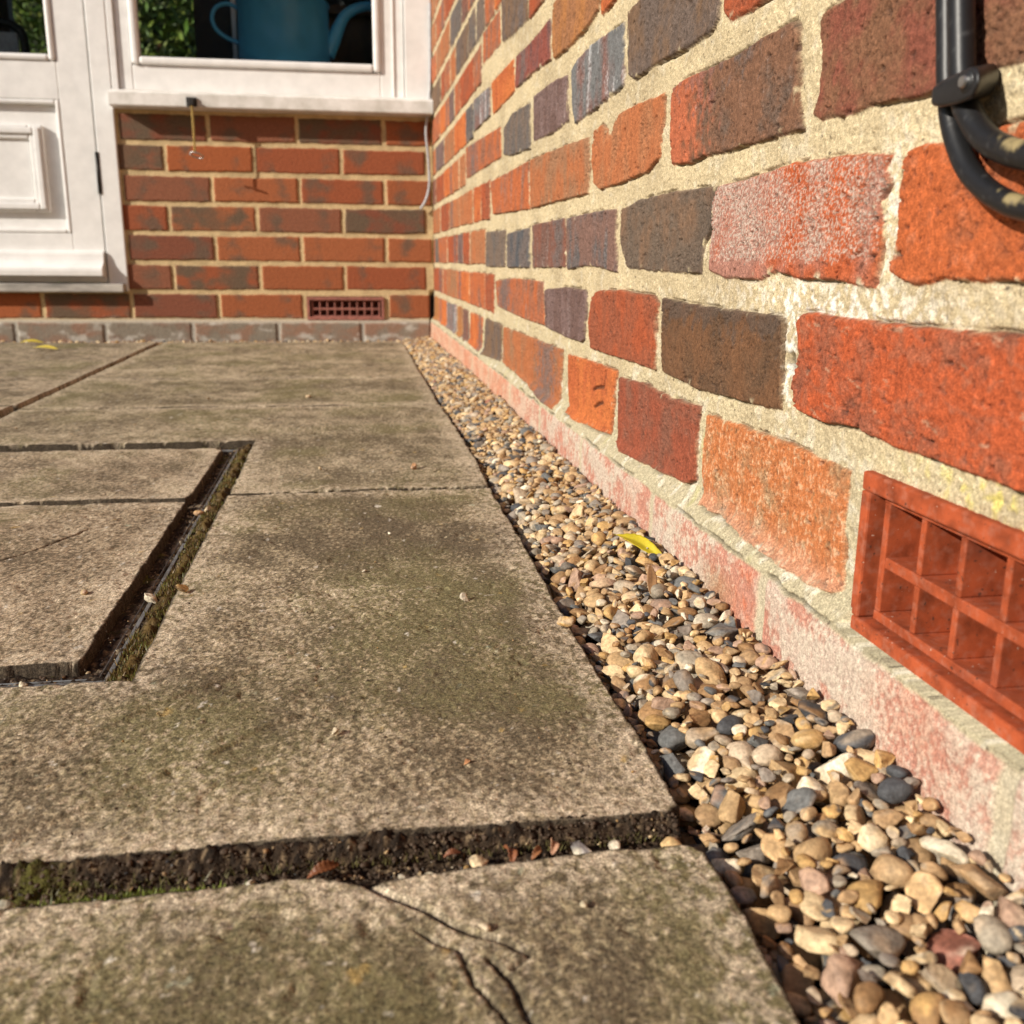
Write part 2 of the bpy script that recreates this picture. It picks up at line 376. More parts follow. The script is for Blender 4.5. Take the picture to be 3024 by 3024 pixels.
PAL = {k: tuple(tuple(c * .80 for c in q) for q in v) for k, v in PAL.items()}
def wall_bricks():
    L = [(c, p) for c, p in TR]
    r = random.Random(5)
    ext = {}
    for c, p in TR:
        k = int(sum(q[1] for q in p) / len(p) / 0.075)
        a, b = min(q[0] for q in p), max(q[0] for q in p)
        e = ext.get(k, (9, -9)); ext[k] = (min(a, e[0]), max(b, e[1]))
    e = ext[0]; ext[0] = (0.180, e[1])
    keys = ['O1', 'O4', 'O3', 'R3', 'O6', 'P1', 'P2', 'O1', 'B1', 'B3', 'R3', 'G1', 'O6', 'O7', 'R3', 'O4', 'O1', 'O4', 'D3', 'O3']
    def brick(k, a, b):
        z0, z1 = k * .075 + .0065, (k + 1) * .075 - .0075
        j = lambda s=.0018: r.uniform(-s, s)
        n = 5
        P = []
        for i in range(n): P.append((a + (b - a) * i / (n - 1) + j(.001), z0 + j()))
        for i in range(n): P.append((b - (b - a) * i / (n - 1) + j(.001), z1 + j()))
        L.append((r.choice(keys), P))
    for k in range(0, 32):
        if k in ext: lo, hi = ext[k]
        else:
            lo = hi = 0.62 + (0.1125 if k % 2 else 0) - .006
        u = hi + .012
        while u < 2.78:
            w = .2125 if r.random() < .62 else .1
            b = min(u + w, 2.784)
            if 2.784 - b < .05: b = 2.784
            brick(k, u, b); u = b + .0125
        u = lo - .012
        while u > -1.5:
            brick(k, u - .2125, u); u -= .225
    return L
def speck(U, V, sc, s, th, w=.08):
    return sst(th, th + w, fbm(U * sc, V * sc, s, 3, .6))

def build_wall():
    U = axis((-1.5, 0.2, .012), (0.2, 0.66, .0007), (.66, 1.1, .0013), (1.1, 1.7, .0026), (1.7, 2.805, .005))
    V = axis((-0.13, -.075, .006), (-.075, .30, .0007), (.30, .46, .0010), (.46, .86, .002), (.86, 2.45, .012))
    u, v = np.meshgrid(U, V, indexing='ij')
    n1 = fbm(u * 55, v * 55, 1, 4); n2 = fbm(u * 55, v * 55, 9, 4)
    wu = u + .0010 * n1 + .0003 * pn(u * 420, v * 420, 3); wv = v + .0010 * n2 + .0003 * pn(u * 400, v * 400, 4)
    sd = np.full(u.shape, 1.0); bc = np.zeros(u.shape + (3,)); bid = np.zeros(u.shape, np.int32)
    streak = fbm(u * 45, v * 9, 21, 4) * sst(.55, 1.0, u) + fbm(u * 60, v * 70, 20, 5, .65) * sst(1.0, .55, u) * .8; blot = fbm(u * 22, v * 22, 22, 4); fine = fbm(u * 300, v * 300, 23, 3, .65); mid = fbm(u * 95, v * 80, 24, 4)
    white = np.zeros(u.shape)
    for i, (key, P) in enumerate(wall_bricks()):
        P = np.array(P); a, b = P.min(0) - .006, P.max(0) + .006
        i0, i1 = np.searchsorted(U, [a[0], b[0]]); j0, j1 = np.searchsorted(V, [a[1], b[1]])
        if i1 - i0 < 2 or j1 - j0 < 2: continue
        s_ = (slice(i0, i1), slice(j0, j1))
        d = sdpoly(wu[s_], wv[s_], P)
        c1, c2 = (np.array(x) for x in PAL[key])
        sh = (i * 0.37) % 1 * .5 - .25
        t = sst(-.35, .45, blot[s_] * .8 + streak[s_] * .7 + sh)
        c = mix3(np.broadcast_to(c1, t.shape + (3,)), c2, t)
        # darker burnt ends and edges
        w = P[:, 0].max() - P[:, 0].min()
        if (i * 7) % 5 < 2 and w > .15 and key[0] in 'OPRB' and P[:, 0].min() > .9:
            dk = sst(.0, .25, mid[s_] * .25 + .25 - np.abs((u[s_] - P[:, 0].min()) / w - (.2 if i % 2 else .75)) * 1.3)
            c = mix3(c, (.12, .10, .095), dk * .8)
        if key == 'R2':
            c = mix3(c, (.22, .08, .045), sst(.05, .5, mid[s_] + .25 * streak[s_]) * .6)
            c = mix3(c, (.40, .26, .17), sst(.45, .7, fbm(u[s_] * 30 + v[s_] * 90, v[s_] * 190 - u[s_] * 60, 71, 4)) * .6)
            c = mix3(c, (.30, .10, .055), sst(.1, .6, fbm(u[s_] * 45 + v[s_] * 60, v[s_] * 160 - u[s_] * 50, 72, 5, .6)) * .7)
        if key == 'O5': c = mix3(c, (.34, .12, .06), sst(.1, .6, mid[s_]) * .6)
        if key == 'D1':
            dk = sst(.55, .75, .6 + .35 * mid[s_] + (v[s_] - .125) * 16 * 1.0)
            c = mix3(c, (.07, .055, .046), dk * .6)
        if key == 'D2':
            dk = sst(-.1, .25, .2 * mid[s_] + .12 - np.minimum(u[s_] - .648, .03) * 8 - (v[s_] - .17) * 2)
            c = mix3(c, (.06, .048, .04), dk * .45)
        if key == 'B2':
            rd = sst(.0, .3, (u[s_] - .64) * 5 + mid[s_] * .25)
            c = mix3(c, (.40, .11, .05), rd * .85)
            c = mix3(c, (.09, .08, .08), sst(.1, .5, mid[s_] + (v[s_] - .275) * 18) * .5 * (u[s_] > .57))
        if key in ('O2',):
            c = mix3(c, (.50, .38, .25), sst(.05, .55, fine[s_] * .8 + mid[s_] * .5) * .5)
            c = mix3(c, (.24, .17, .09), sst(.25, .7, fbm(u[s_] * 210, v[s_] * 160, 75, 3)) * .6)
            white[s_] = np.where(d < 0, sst(.0, .035, .03 - v[s_] + .006 * mid[s_]) * .35, white[s_])
        if key == 'S1': 
            wh = sst(.05, .40, 1.2 * fbm(u[s_] * 480, v[s_] * 480, 73, 3, .8) + .3 * blot[s_] + .16 - 1.2 * sst(.170, .162, v[s_] + .004 * mid[s_]) - .35 * sst(.45, .43, u[s_] + .01 * mid[s_]))
            c = mix3(c, (.30, .19, .16), sst(-.5, .4, blot[s_] + (u[s_] - .52) * 6) * .65)
            white[s_] = np.maximum(white[s_], wh * .62 * (d < -.001))
        if key in ('G1',):
            c = mix3(c, (.42, .43, .44), sst(.15, .6, streak[s_] + .3 * fine[s_]) * .7)
        if key in ('P1', 'P2', 'P3', 'O4', 'B2', 'R1') :
            c = mix3(c, (.38, .33, .31), sst(.35, .8, streak[s_] * .7 + .5 * fine[s_]) * .45)
        bet = d < sd[s_]
        sd[s_] = np.where(bet, d, sd[s_]); bc[s_] = np.where(bet[..., None], c, bc[s_]); bid[s_] = np.where(bet, i, bid[s_])
    # the rest of the face: sand mortar, nearly flush
    bm_ = sst(.0003, -.0004, sd)
    smear = sst(.45, .75, fbm(u * 70, v * 60, 33, 3)) * sst(-.006, -.001, sd) * (v > -.002)      # mortar dragged over the arrises
    bm_ = bm_ * (1 - smear)
    zn = fbm(u * 12, v * 12, 41, 3)
    mc = mix3(np.broadcast_to(np.array((.50, .41, .255)), u.shape + (3,)), (.39, .315, .195), sst(-.3, .6, zn + fine * .5))
    low = sst(.12, .0, v + .02 * zn)
    mc = mix3(mc, (.38, .34, .23), low * .8)
    mc = mix3(mc, (.60, .56, .46), speck(u, v, 60, 44, .12, .4) * (.25 + .45 * low))
    mc = mix3(mc, (.42, .40, .16), speck(u, v, 28, 45, .32, .3) * low * .5)
    mc = mix3(mc, (.06, .045, .03), speck(u, v, 230, 46, .60, .06) * .85)                          # dark sand grains
    mc = mix3(mc, (.72, .62, .42), speck(u, v, 400, 47, .40, .1) * .5)
    patch = np.exp(-((u - .47) / .10) ** 2 - ((v - .1475) / .010) ** 2) + np.exp(-((u - .415) / .012) ** 2 - ((v - .19) / .03) ** 2) * .8 + np.exp(-((u - .507) / .012) ** 2 - ((v - .115) / .03) ** 2)
    mc = mix3(mc, (.78, .76, .70), np.clip(patch * sst(.0, .4, fbm(u * 150, v * 150, 48, 3) + .15), 0, 1) * .8)
    yl = np.exp(-((u - .32) / .05) ** 2 - ((v - .082) / .008) ** 2)
    mc = mix3(mc, (.58, .50, .13), np.clip(yl * sst(-.1, .4, fbm(u * 120, v * 120, 49, 3)), 0, 1) * .8)
    pits = sst(.56, .66, fbm(u * 160, v * 190, 51, 2))
    crease = sst(.80, .97, 1 - np.abs(fbm(u * 40 + 1.5 * n1, v * 75 + 1.5 * n2, 52, 3)) * 2.2) * sst(.0, .4, blot + .15)
    gouge = sst(.50, .62, fbm(u * 75 + v * 45, v * 150 - u * 30, 53, 4, .6)) + .8 * sst(.52, .62, fbm(u * 130, v * 150, 54, 3, .6)) * sst(-.2, .5, blot)
    gouge = np.clip(gouge, 0, 1)
    bc = bc * (1 + .34 * fine[..., None] + .20 * mid[..., None])
    bc = mix3(bc, (.50, .45, .38), np.clip(white, 0, 1))
    bc = mix3(bc, (.05, .035, .03), np.clip(pits * .5 + crease * .40 + gouge * .55, 0, 1))
    edge = sst(-.0022, -.0002, sd)
    bc = mix3(bc, (.36, .27, .17), edge * .35 * sst(-.3, .4, n1))
    C = mix3(mc * (1 + .30 * fine[..., None]), 0, np.zeros(u.shape)) * (1 - bm_[..., None]) + bc * bm_[..., None]
    # relief (towards the patio)
    prof = sst(.0004, -.0016, sd)
    rnd = ((bid * 0.6180339) % 1 - .35) * .0018
    H = -.0022 + .0022 * prof + rnd * prof + bm_ * (.0007 * mid + .00035 * fine - .0014 * pits - .0016 * crease - .0022 * gouge) \
        + (1 - bm_) * (.0009 * fbm(u * 140, v * 140, 61, 4, .6) + .0007 * fine + .0007 * pn(u * 30, v * 60, 62))
    gap = sst(.60, .72, fbm(u * 40, v * 70, 63, 3)) * sst(.0, .001, sd) * sst(.0035, .001, sd)
    gap2 = sst(.0013, .0003, np.abs(sd - .0004)) * sst(-.12, .25, fbm(u * 26, v * 40, 64, 3)) * (v > .002)
    H = H - gap * .003 - gap2 * .0022; C = mix3(C, (.10, .07, .045), np.clip(gap2 * .55 + gap * .6, 0, 1))
    # small hole in a perpend
    hole = np.exp(-((u - .5055) / .0028) ** 2 - ((v - .1145) / .004) ** 2)
    H = H - hole * .007; C = mix3(C, (.05, .035, .02), np.clip(hole * 1.3, 0, 1))
    # cracks in the third brick of the bottom course
    for P in ([(.893, .066), (.897, .052), (.93, .047), (.94, .043)], [(.90, .036), (.92, .033), (.935, .027)], [(1.035, .066), (1.03, .045)]):
        dl = sdline(wu, wv, P) / np.where(u > .8, 1, 1)
        cr = sst(.0026, .0006, dl); H = H - cr * .003; C = mix3(C, (.06, .03, .02), cr * .8)
    # plinth course, standing 12 mm proud, limewashed pink
    edge_z = -.0040 + .0018 * fbm(u * 25, u * 3, 81, 3) + .0016 * n2 * sst(.3, .6, fbm(u * 9, u * 2, 82, 2) + .3)
    pl = sst(.0012, -.0012, v - edge_z)
    joints = np.array([.066, .280, .4942, .7024, .9405, 1.16, 1.385, 1.61, 1.83, 2.05, 2.27, 2.5, 2.72])
    dj = np.min(np.abs(wu[..., None] * 1.0 - joints), -1) if u.size < 5e5 else np.min(np.stack([np.abs(wu - q) for q in joints]), 0)
    jm = sst(.007, .0035, dj)
    pb = mix3(np.broadcast_to(np.array((.42, .20, .145)), u.shape + (3,)), (.46, .36, .29), sst(-.25, .35, blot + .5 * mid + .2 * fine))
    pb = mix3(pb, (.50, .43, .34), sst(-.3, .45, mid * .6 + fine * .7 + .5 * fbm(u * 9, v * 9, 84, 2)) * .75)
    pb = mix3(pb, (.46, .125, .06), np.clip(np.exp(-((u - .515) / .02) ** 2) + np.exp(-((u - .34) / .035) ** 2) * .5 + np.exp(-((u - .75) / .03) ** 2) * .3, 0, 1) * sst(-.4, .4, mid) * .75)
    pb = mix3(pb, (.52, .20, .09), sst(1.05, 1.5, u + .1 * mid) * .4)
    pb = mix3(pb, (.30, .17, .08), np.exp(-((u - .56) / .025) ** 2) * sst(-.012, -.03, v) * .6)
    pb = mix3(pb * (1 + .25 * fine[..., None]), (.44, .38, .27), jm)
    pb = mix3(pb, (.46, .44, .36), sst(.30, .22, u + .03 * mid) * .6)
    Hp = .0105 + .0006 * mid + .0004 * fine + .0010 * blot - .0012 * jm - .0010 * sst(-.006, -.001, v - edge_z) + .001 * sst(-.02, -.05, v)
    C = pb * pl[..., None] + C * (1 - pl[..., None])
    # dark crack along the top of the plinth
    ck = np.exp(-((v - edge_z - .0018) / .0011) ** 2) * sst(-.15, .35, fbm(u * 14, u * 2, 85, 3) + .1)
    C = mix3(C, (.06, .05, .035), np.clip(ck, 0, 1) * .8)
    H = Hp * pl + H * (1 - pl) - ck * .0025 + (1 - pl) * .0115 * sst(.016, -.003, v)
    # opening for the air brick
    a = sst(-.0025, -.0035, np.maximum(np.maximum(AIR[0] - u, u - AIR[1]), np.maximum(AIR[2] - v, v - AIR[3])))
    H = np.where(a > .5, -.045, H)
    verts = np.stack([-H, u, v], -1).reshape(-1, 3)
    F = gridfaces(len(U), len(V), flip=True).reshape(-1, 4)
    w = empty('brick_wall', (0, 0.6, ZG))
    tag(w, 'sunlit wall of mixed orange and dark bricks with sandy mortar beside the gravel', 'wall')
    o = arrmesh('brickwork', verts, F, C, M_brick, None)
    o.parent = w; o.matrix_parent_inverse = Matrix.Translation((0, -0.6, -ZG))
    # the wall's thickness behind that face
    bm = bmesh.new(); box(bm, .05, .30, -1.5, 2.80, -.13, 2.45)
    c = bmobj('wall_core', bm, M_corebrick); c.parent = w; c.matrix_parent_inverse = Matrix.Translation((0, -0.6, -ZG))
    return w

def box(bm, x0, x1, y0, y1, z0, z1, bev=0, fn=None, seg=2):
    vs = [bm.verts.new((x, y, z)) for x in (x0, x1) for y in (y0, y1) for z in (z0, z1)]
    fs = [bm.faces.new([vs[i] for i in q]) for q in ((0, 1, 3, 2), (4, 6, 7, 5), (0, 4, 5, 1), (2, 3, 7, 6), (0, 2, 6, 4), (1, 5, 7, 3))]
    if bev:
        es = {e for f in fs for e in f.edges}
        r = bmesh.ops.bevel(bm, geom=list(es), offset=bev, segments=seg, affect='EDGES', profile=0.5)
        vs = list({v for f in r['faces'] for v in f.verts} | {v for v in vs if v.is_valid})
    if fn:
        for v in vs: v.co = fn(*v.co)
    return vs
M_corebrick = plain('plain_brick', (.36, .11, .06), 0.9, noise=.2, scale=12)

def air_brick(parent, off, place, W, Hh, cells, x_in, bars, mat, name='air_brick', border=.009, jit=.0):
    """terracotta ventilation brick: outer frame, inner grille of two rows of square cells, dark back. place(a, o, z)"""
    root = bpy.data.objects.new(name, None); root.empty_display_size = .02; link(root, parent)
    fn = lambda a, o, z: place(a, o, z)
    bm = bmesh.new(); t = border; dp = .03
    s = t * .8
    for q in ((0, W, 0, t), (0, W, Hh - t, Hh), (0, s, t, Hh - t), (W - s, W, t, Hh - t)):
        box(bm, q[0] + .00005, q[1] - .00005, -dp, .0035, q[2] + .00005, q[3] - .00005, .0012, fn)
    f = bmobj('frame', bm, mat, root)
    bm = bmesh.new()
    g0, g1, h0, h1 = bars   # grille outer extents
    e = .0045; eh = .0030
    mz = (h0 + h1) / 2 - .001
    box(bm, g0, g1, -dp + .001, -.0015, h1 - eh, h1, .0006, fn)
    box(bm, g0, g1, -dp + .001, -.0015, h0, h0 + e, .0006, fn)
    box(bm, g0, g0 + e, -dp + .001, -.0018, h0 + e, h1 - eh, .0006, fn)
    box(bm, g1 - e, g1, -dp + .001, -.0018, h0 + e, h1 - eh, .0006, fn)
    box(bm, g0 + e, g1 - e, -dp + .002, -.0021, mz - .0026, mz + .0026, .0006, fn)
    pit = (g1 - g0 - e) / cells
    for i in range(1, cells):
        c = g0 + e / 2 + pit * i
        for z0, z1 in ((h0 + e, mz - .0026), (mz + .0026, h1 - eh)):
            box(bm, c - .0019, c + .0019, -dp + .002, -.0024, z0, z1, .0006, fn)
    bmobj('grille', bm, mat, root)
    bm = bmesh.new()
    box(bm, t, W - t, -dp - .004, -dp, t, Hh - t, 0, fn)
    bmobj('back_panel', bm, mat, root)
    return root

# ---- leafy screen added behind the viewpoint to keep bright sky out of the panes
def added_hedge():
    r = np.random.default_rng(77); n = 26000
    c = np.stack([r.uniform(-7, 1.5, n), -4.6 + r.normal(0, .22, n), r.uniform(-.1, 2.7, n) + r.normal(0, .08, n)], -1)
    d = r.normal(size=(n, 3)); d /= np.linalg.norm(d, axis=1)[:, None]; e = np.cross(d, r.normal(size=(n, 3))); e /= np.linalg.norm(e, axis=1)[:, None]
    s = r.uniform(.03, .07, n)[:, None]
    V = np.stack([c - d * s, c + e * s * .5, c + d * s, c - e * s * .5], 1).reshape(-1, 3)
    g = r.uniform(.5, 1.4, n)[:, None] * np.array((.05, .085, .018)); C = np.repeat(g, 4, 0)
    rt_ = empty('added_hedge', (-3, -4.6, -.16)); tag(rt_, 'leafy screen added behind the viewpoint to darken the pane reflections', 'added_hedge')
    o = arrmesh('foliage', V, np.arange(n * 4).reshape(-1, 4), C, M_leafy, None, smooth=False); o.parent = rt_; o.matrix_parent_inverse = Matrix.Translation((3, 4.6, .16))
    bm = bmesh.new(); box(bm, -7, 1.5, -4.75, -4.45, -.16, 2.5, .05)
    o = bmobj('added_backing', bm, plain('hedge_backing', (.02, .022, .010), .95)); o.parent = rt_; o.matrix_parent_inverse = Matrix.Translation((3, 4.6, .16))
added_hedge()

# ---- right-hand wall
WALL = build_wall()
inv = lambda o: setattr(o, 'matrix_parent_inverse', Matrix.Translation((0, -0.6, -ZG)))
ab = air_brick(WALL, None, lambda a, o, z: Vector((-o + .0015, AIR[1] - a, AIR[2] + z)), AIR[1] - AIR[0], AIR[3] - AIR[2], 7, 0,
               (.0125, AIR[1] - AIR[0] - .0125, .0105, .0692), M_terra)
inv(ab); tag(ab, 'bright terracotta air brick with two rows of square cells')

# ================================================================== BACK WALL
def build_back():
    U = axis((0, 1.3, .0022), (1.3, 3.2, .02)); V = axis((-.12, .60, .0018), (.60, 2.6, .02))
    u, v = np.meshgrid(U, V, indexing='ij')
    sd = np.full(u.shape, 1.); bc = np.zeros(u.shape + (3,)); bid = np.zeros(u.shape, int)
    wu = u + .0018 * fbm(u * 40, v * 40, 101, 3); wv = v + .0018 * fbm(u * 40, v * 40, 102, 3)
    blot = fbm(u * 16, v * 22, 103, 3); fine = fbm(u * 200, v * 200, 104, 3)
    r = random.Random(3); i = 0
    offs = {0: .198}
    for k in range(-1, 34):
        o = .198 if k == -1 else (.128 if k % 2 == 0 else .241)
        a = o - .225 * 2
        while a < 3.2:
            b = a + .225
            x0, x1 = max(a + .005, .004), b - .005
            i += 1
            base = tuple(.80 * q for q in r.choice([(.34, .10, .045), (.39, .13, .055), (.24, .085, .050), (.36, .115, .048), (.28, .11, .062), (.40, .12, .045)]))
            dark = r.random()
            if x1 > .02 and not (k == 0 and .1 < a < .2):
                j = lambda: r.uniform(-.0015, .0015)
                z0, z1 = k * .075 + .006, k * .075 + .069
                P = [(x0, z0 + j()), ((x0 + x1) / 2, z0 + j()), (x1, z0 + j()), (x1, z1 + j()), ((x0 + x1) / 2, z1 + j()), (x0, z1 + j())]
                i0, i1 = np.searchsorted(U, [x0 - .006, x1 + .006]); j0, j1 = np.searchsorted(V, [z0 - .006, z1 + .006])
                if i1 - i0 > 1 and j1 - j0 > 1:
                    s_ = (slice(i0, i1), slice(j0, j1)); d = sdpoly(wu[s_], wv[s_], P)
                    t = (u[s_] - a) / .225 + .05 * blot[s_]
                    c = np.broadcast_to(np.array(base), d.shape + (3,))
                    c = mix3(c, (.115, .085, .06), sst(.0, .5, blot[s_] * .5 + .34 - 2.2 * np.minimum(np.abs(t - .2), np.abs(t - .78)) + (dark - .5) * .35) * .8)
                    if dark > .72: c = mix3(c, (.12, .085, .055), sst(-.5, .3, blot[s_]) * .75)
                    if k == -1: c = mix3(c, (.22, .19, .15), .6 + .35 * sst(-.4, .3, blot[s_]))
                    bet = d < sd[s_]; sd[s_] = np.where(bet, d, sd[s_]); bc[s_] = np.where(bet[..., None], c, bc[s_]); bid[s_] = np.where(bet, i, bid[s_])
            a = b
    b_ = sst(.0006, -.0012, sd)
    mc = mix3(np.broadcast_to(np.array((.56, .42, .23)), u.shape + (3,)), (.44, .33, .18), sst(-.3, .5, fbm(u * 20, v * 20, 105, 3)))
    low = sst(.015, -.01, v)
    mc = mix3(mc, (.36, .33, .28), low); 
    bc = mix3(bc, (.48, .45, .40), sst(.1, .6, fbm(u * 18, v * 30, 106, 4)) * low * .8)
    C = mc * (1 - b_[..., None]) + bc * b_[..., None]
    C = C * (1 + .15 * fine[..., None])
    H = -.0035 + .0035 * sst(.0006, -.0030, sd) + (((bid * .618) % 1) - .5) * .002 * b_ + .0006 * fine
    H = H + .014 * sst(.001, -.003, v)                       # plinth course stands proud
    cn = sst(.014, .006, u) * sst(.085, .06, v)              # open joint in the corner
    H = H - cn * .03; C = mix3(C, (.05, .04, .03), cn)
    vent = (u > .139) & (u < .344) & (v > .002) & (v < .062)
    H = np.where(vent, -.04, H)
    K = np.array([-math.cos(DA), math.sin(DA)]); N = np.array([-math.sin(DA), -math.cos(DA)])
    X = u * K[0] + H * N[0]; Y = D + u * K[1] + H * N[1]
    Vt = np.stack([X, Y, v], -1).reshape(-1, 3)
    F = gridfaces(len(U), len(V), flip=False)
    uc = (U[:-1] + U[1:])[:, None] / 2 * np.ones(len(V) - 1); vc = np.ones(len(U) - 1)[:, None] * ((V[:-1] + V[1:]) / 2)
    keep = ~(((uc > .809) & (uc < 1.72) & (vc > .088) & (vc < 2.04)) | ((uc < .812) & (vc > .556) & (vc < 2.04)))
    Vt, F, C = compress(Vt, F[keep].reshape(-1, 4), C.reshape(-1, 3))
    w = empty('brick_wall', (-.5, D, ZG))
    tag(w, 'low red brick wall across the end, under the white window and door', 'wall')
    MI = Matrix.Translation((.5, -D, -ZG))
    o = arrmesh('brickwork', Vt, F, C, M_brickfar); o.parent = w; o.matrix_parent_inverse = MI
    bm = bmesh.new()
    fnb = lambda l, q, z: Vector(BW(l, q, z))
    box(bm, .0, .806, -.10, -.045, -.12, .52, 0, fnb)
    box(bm, .807, 1.72, -.10, -.045, -.12, .07, 0, fnb)
    box(bm, 1.73, 3.2, -.10, -.045, -.12, 2.6, 0, fnb)
    box(bm, .0, 1.729, -.10, -.045, 2.05, 2.6, 0, fnb)
    c = bmobj('wall_core', bm, M_corebrick); c.parent = w; c.matrix_parent_inverse = MI
    v_ = air_brick(w, None, lambda a, o, z: Vector(BW(.345 - a, o, z + .0005)), .208, .062, 9, 0, (.011, .197, .0075, .0545), M_terrafar, border=.0085)
    v_.matrix_parent_inverse = MI
    tag(v_, 'dusty pink air brick with two rows of small dark holes')
    return w
BACK = build_back()
fnb = lambda l, q, z: Vector(BW(l, q, z))
def rel(o, root):
    """parent without moving"""
    o.parent = root; o.matrix_parent_inverse = Matrix.Translation(-Vector(root.location)); return o
def part(name, boxes, mat, root, bev=.002, lab=None):
    bm = bmesh.new()
    for b in boxes: box(bm, *b, bev, fnb)
    o = bmobj(name, bm, mat); rel(o, root)
    if lab: o['label'] = lab
    return o
def extr(name, prof, l0, l1, mat, root, smooth=True):
    """profile (o, z) swept along the wall"""
    bm = bmesh.new()
    a = [bm.verts.new(BW(l0, o, z)) for o, z in prof]; b = [bm.verts.new(BW(l1, o, z)) for o, z in prof]
    n = len(prof)
    for i in range(n): 
        f = bm.faces.new((a[i], a[(i + 1) % n], b[(i + 1) % n], b[i])); f.smooth = False
    bm.faces.new(a[::-1]); bm.faces.new(b)
    bmesh.ops.recalc_face_normals(bm, faces=bm.faces)
    o = bmobj(name, bm, mat); rel(o, root); return o

# ---- window
WIN = empty('window', BW(.4, 0, .53))
tag(WIN, 'white casement window over the low brick wall, blue can behind its pane', 'window')
part('window_frame', [(.001, .0695, -.06, .012, .565, 2.0), (.7885, .8045, -.06, .008, .565, 2.0), (.07, .788, -.06, .010, 1.94, 2.0),
                      (.0705, .788, -.06, -.006, .5635, .571)], M_white, WIN, .002)
part('sash', [(.0715, .1325, -.045, .0, .5735, 1.935), (.7535, .7870, -.045, .0, .5735, 1.935), (.1327, .7533, -.045, -.0004, .5735, .6335),
              (.1327, .7533, -.045, -.0004, 1.88, 1.935)], M_white, WIN, .0025)
part('sash_edge', [(.0975, .1010, -.001, .004, .5745, 1.93)], M_white, WIN, .001)
bead = part('glazing_bead', [(.1329, .1505, -.03, .009, .6340, 1.879), (.7345, .7531, -.03, .009, .6340, 1.879), (.1507, .7343, -.03, .0088, .6342, .6530), (.1507, .7343, -.03, .0088, 1.862, 1.879)], M_white, WIN, .006)
part('pane', [(.1508, .7342, -.022, -.019, .6532, 1.861)], M_glass, WIN, 0)
extr('sill', [(-.05, .528), (.053, .5290), (.055, .532), (.055, .560), (.051, .5640), (.010, .5735), (-.05, .574)], .0005, .8048, M_whiteold, WIN)
# ---- door
DOOR = empty('door', BW(1.24, 0, .095))
tag(DOOR, 'white panelled door with moulded lower panel and glazed upper half', 'door')
part('door_frame', [(.8060, .8545, -.06, .008, .0755, 2.03), (1.655, 1.70, -.06, .008, .0755, 2.03), (.855, 1.6545, -.06, .008, 1.98, 2.03)], M_white, DOOR, .0025)
part('stile', [(.8585, .9350, -.038, .004, .0975, 1.975), (1.575, 1.651, -.038, .004, .104, 1.975)], M_white, DOOR, .002)
part('rail', [(.9352, 1.5748, -.038, .0038, .5450, .6345), (.9352, 1.5748, -.038, .0038, .0975, .2215), (.9352, 1.5748, -.038, .0038, 1.88, 1.975)], M_white, DOOR, .002)
part('panel', [(.9354, 1.5746, -.03, -.012, .2217, .5448), (1.020, 1.490, -.0119, -.004, .305, .457)], M_white, DOOR, .002)
def ringp(l0, l1, z0, z1, w, o0, o1, e=.0002):
    return [(l0, l0 + w, o0, o1, z0, z1), (l1 - w, l1, o0, o1, z0, z1), (l0 + w + e, l1 - w - e, o0, o1 - .0003, z0, z0 + w), (l0 + w + e, l1 - w - e, o0, o1 - .0003, z1 - w, z1)]
part('panel_moulding', ringp(.9356, 1.5744, .2219, .5446, .011, -.0118, .006), M_white, DOOR, .004)
part('raised_moulding', ringp(.984, 1.526, .2735, .4845, .034, -.0118, .004) + ringp(.990, 1.520, .2795, .4785, .016, .0041, .010), M_white, DOOR, .0035)
part('glazing_bead', ringp(.9356, 1.5744, .6350, 1.8795, .0155, -.03, .010), M_white, DOOR, .006)
part('pane', [(.9512, 1.5588, -.022, -.019, .6506, 1.8638)], M_glass, DOOR, 0)
prof = [(.0042, .1790), (.010, .1785), (.0165, .176), (.0195, .170), (.0205, .162), (.0225, .154), (.027, .147), (.034, .1415), (.041, .1385), (.0455, .1340), (.0465, .1270), (.0455, .1160), (.043, .1150), (.0042, .1150)]
extr('weatherboard', prof, .8600, 1.650, M_white, DOOR)
bm = bmesh.new(); bmesh.ops.create_cone(bm, cap_ends=True, segments=20, radius1=.0042, radius2=.0042, depth=.102, matrix=Matrix.Translation(BW(.8568, .0075, .3715)))
hinge = rel(bmobj('hinge', bm, M_dark, smooth=True), DOOR)
part('hinge_leaf', [(.8512, .8568, .008, .0095, .321, .422)], M_dark, hinge, 0)
hinge.children[0].matrix_parent_inverse = Matrix.Identity(4)
TH = bpy.data.objects.new('tmp', None)
part('threshold', [(.8125, 1.70, -.06, .034, .0735, .0955)], M_thresh, DOOR, .003)

# ---- things at the window
ST = empty('window_stay', BW(.605, .047, .542))
tag(ST, 'brass window stay hanging from a dark bracket on the sill edge', 'window stay')
part('bracket', [(.592, .618, .0552, .0610, .5305, .5525), (.598, .611, .0611, .0720, .5315, .5490)], M_dark, ST, .001)
part('stay_rod', [(.6005, .6060, .0665, .0695, .4205, .5365)], M_brass, ST, .0008)
pts = [BW(.600 + .0165 * math.cos(t), .068 + .011 * math.sin(t), .4145 + .0065 * math.sin(t + .6)) for t in np.linspace(.4, 2 * math.pi - .2, 14)]
rel(tubeobj('stay_ring', pts, .0018, M_steel, None, 8, 4), ST)
pts = [BW(.003, .020, .80), BW(.0035, .018, .66), BW(.006, .022, .60), BW(.012, .030, .54), BW(.0175, .026, .49), BW(.012, .020, .4265), BW(.0095, .016, .36), BW(.019, .014, .32), BW(.034, .010, .295)]
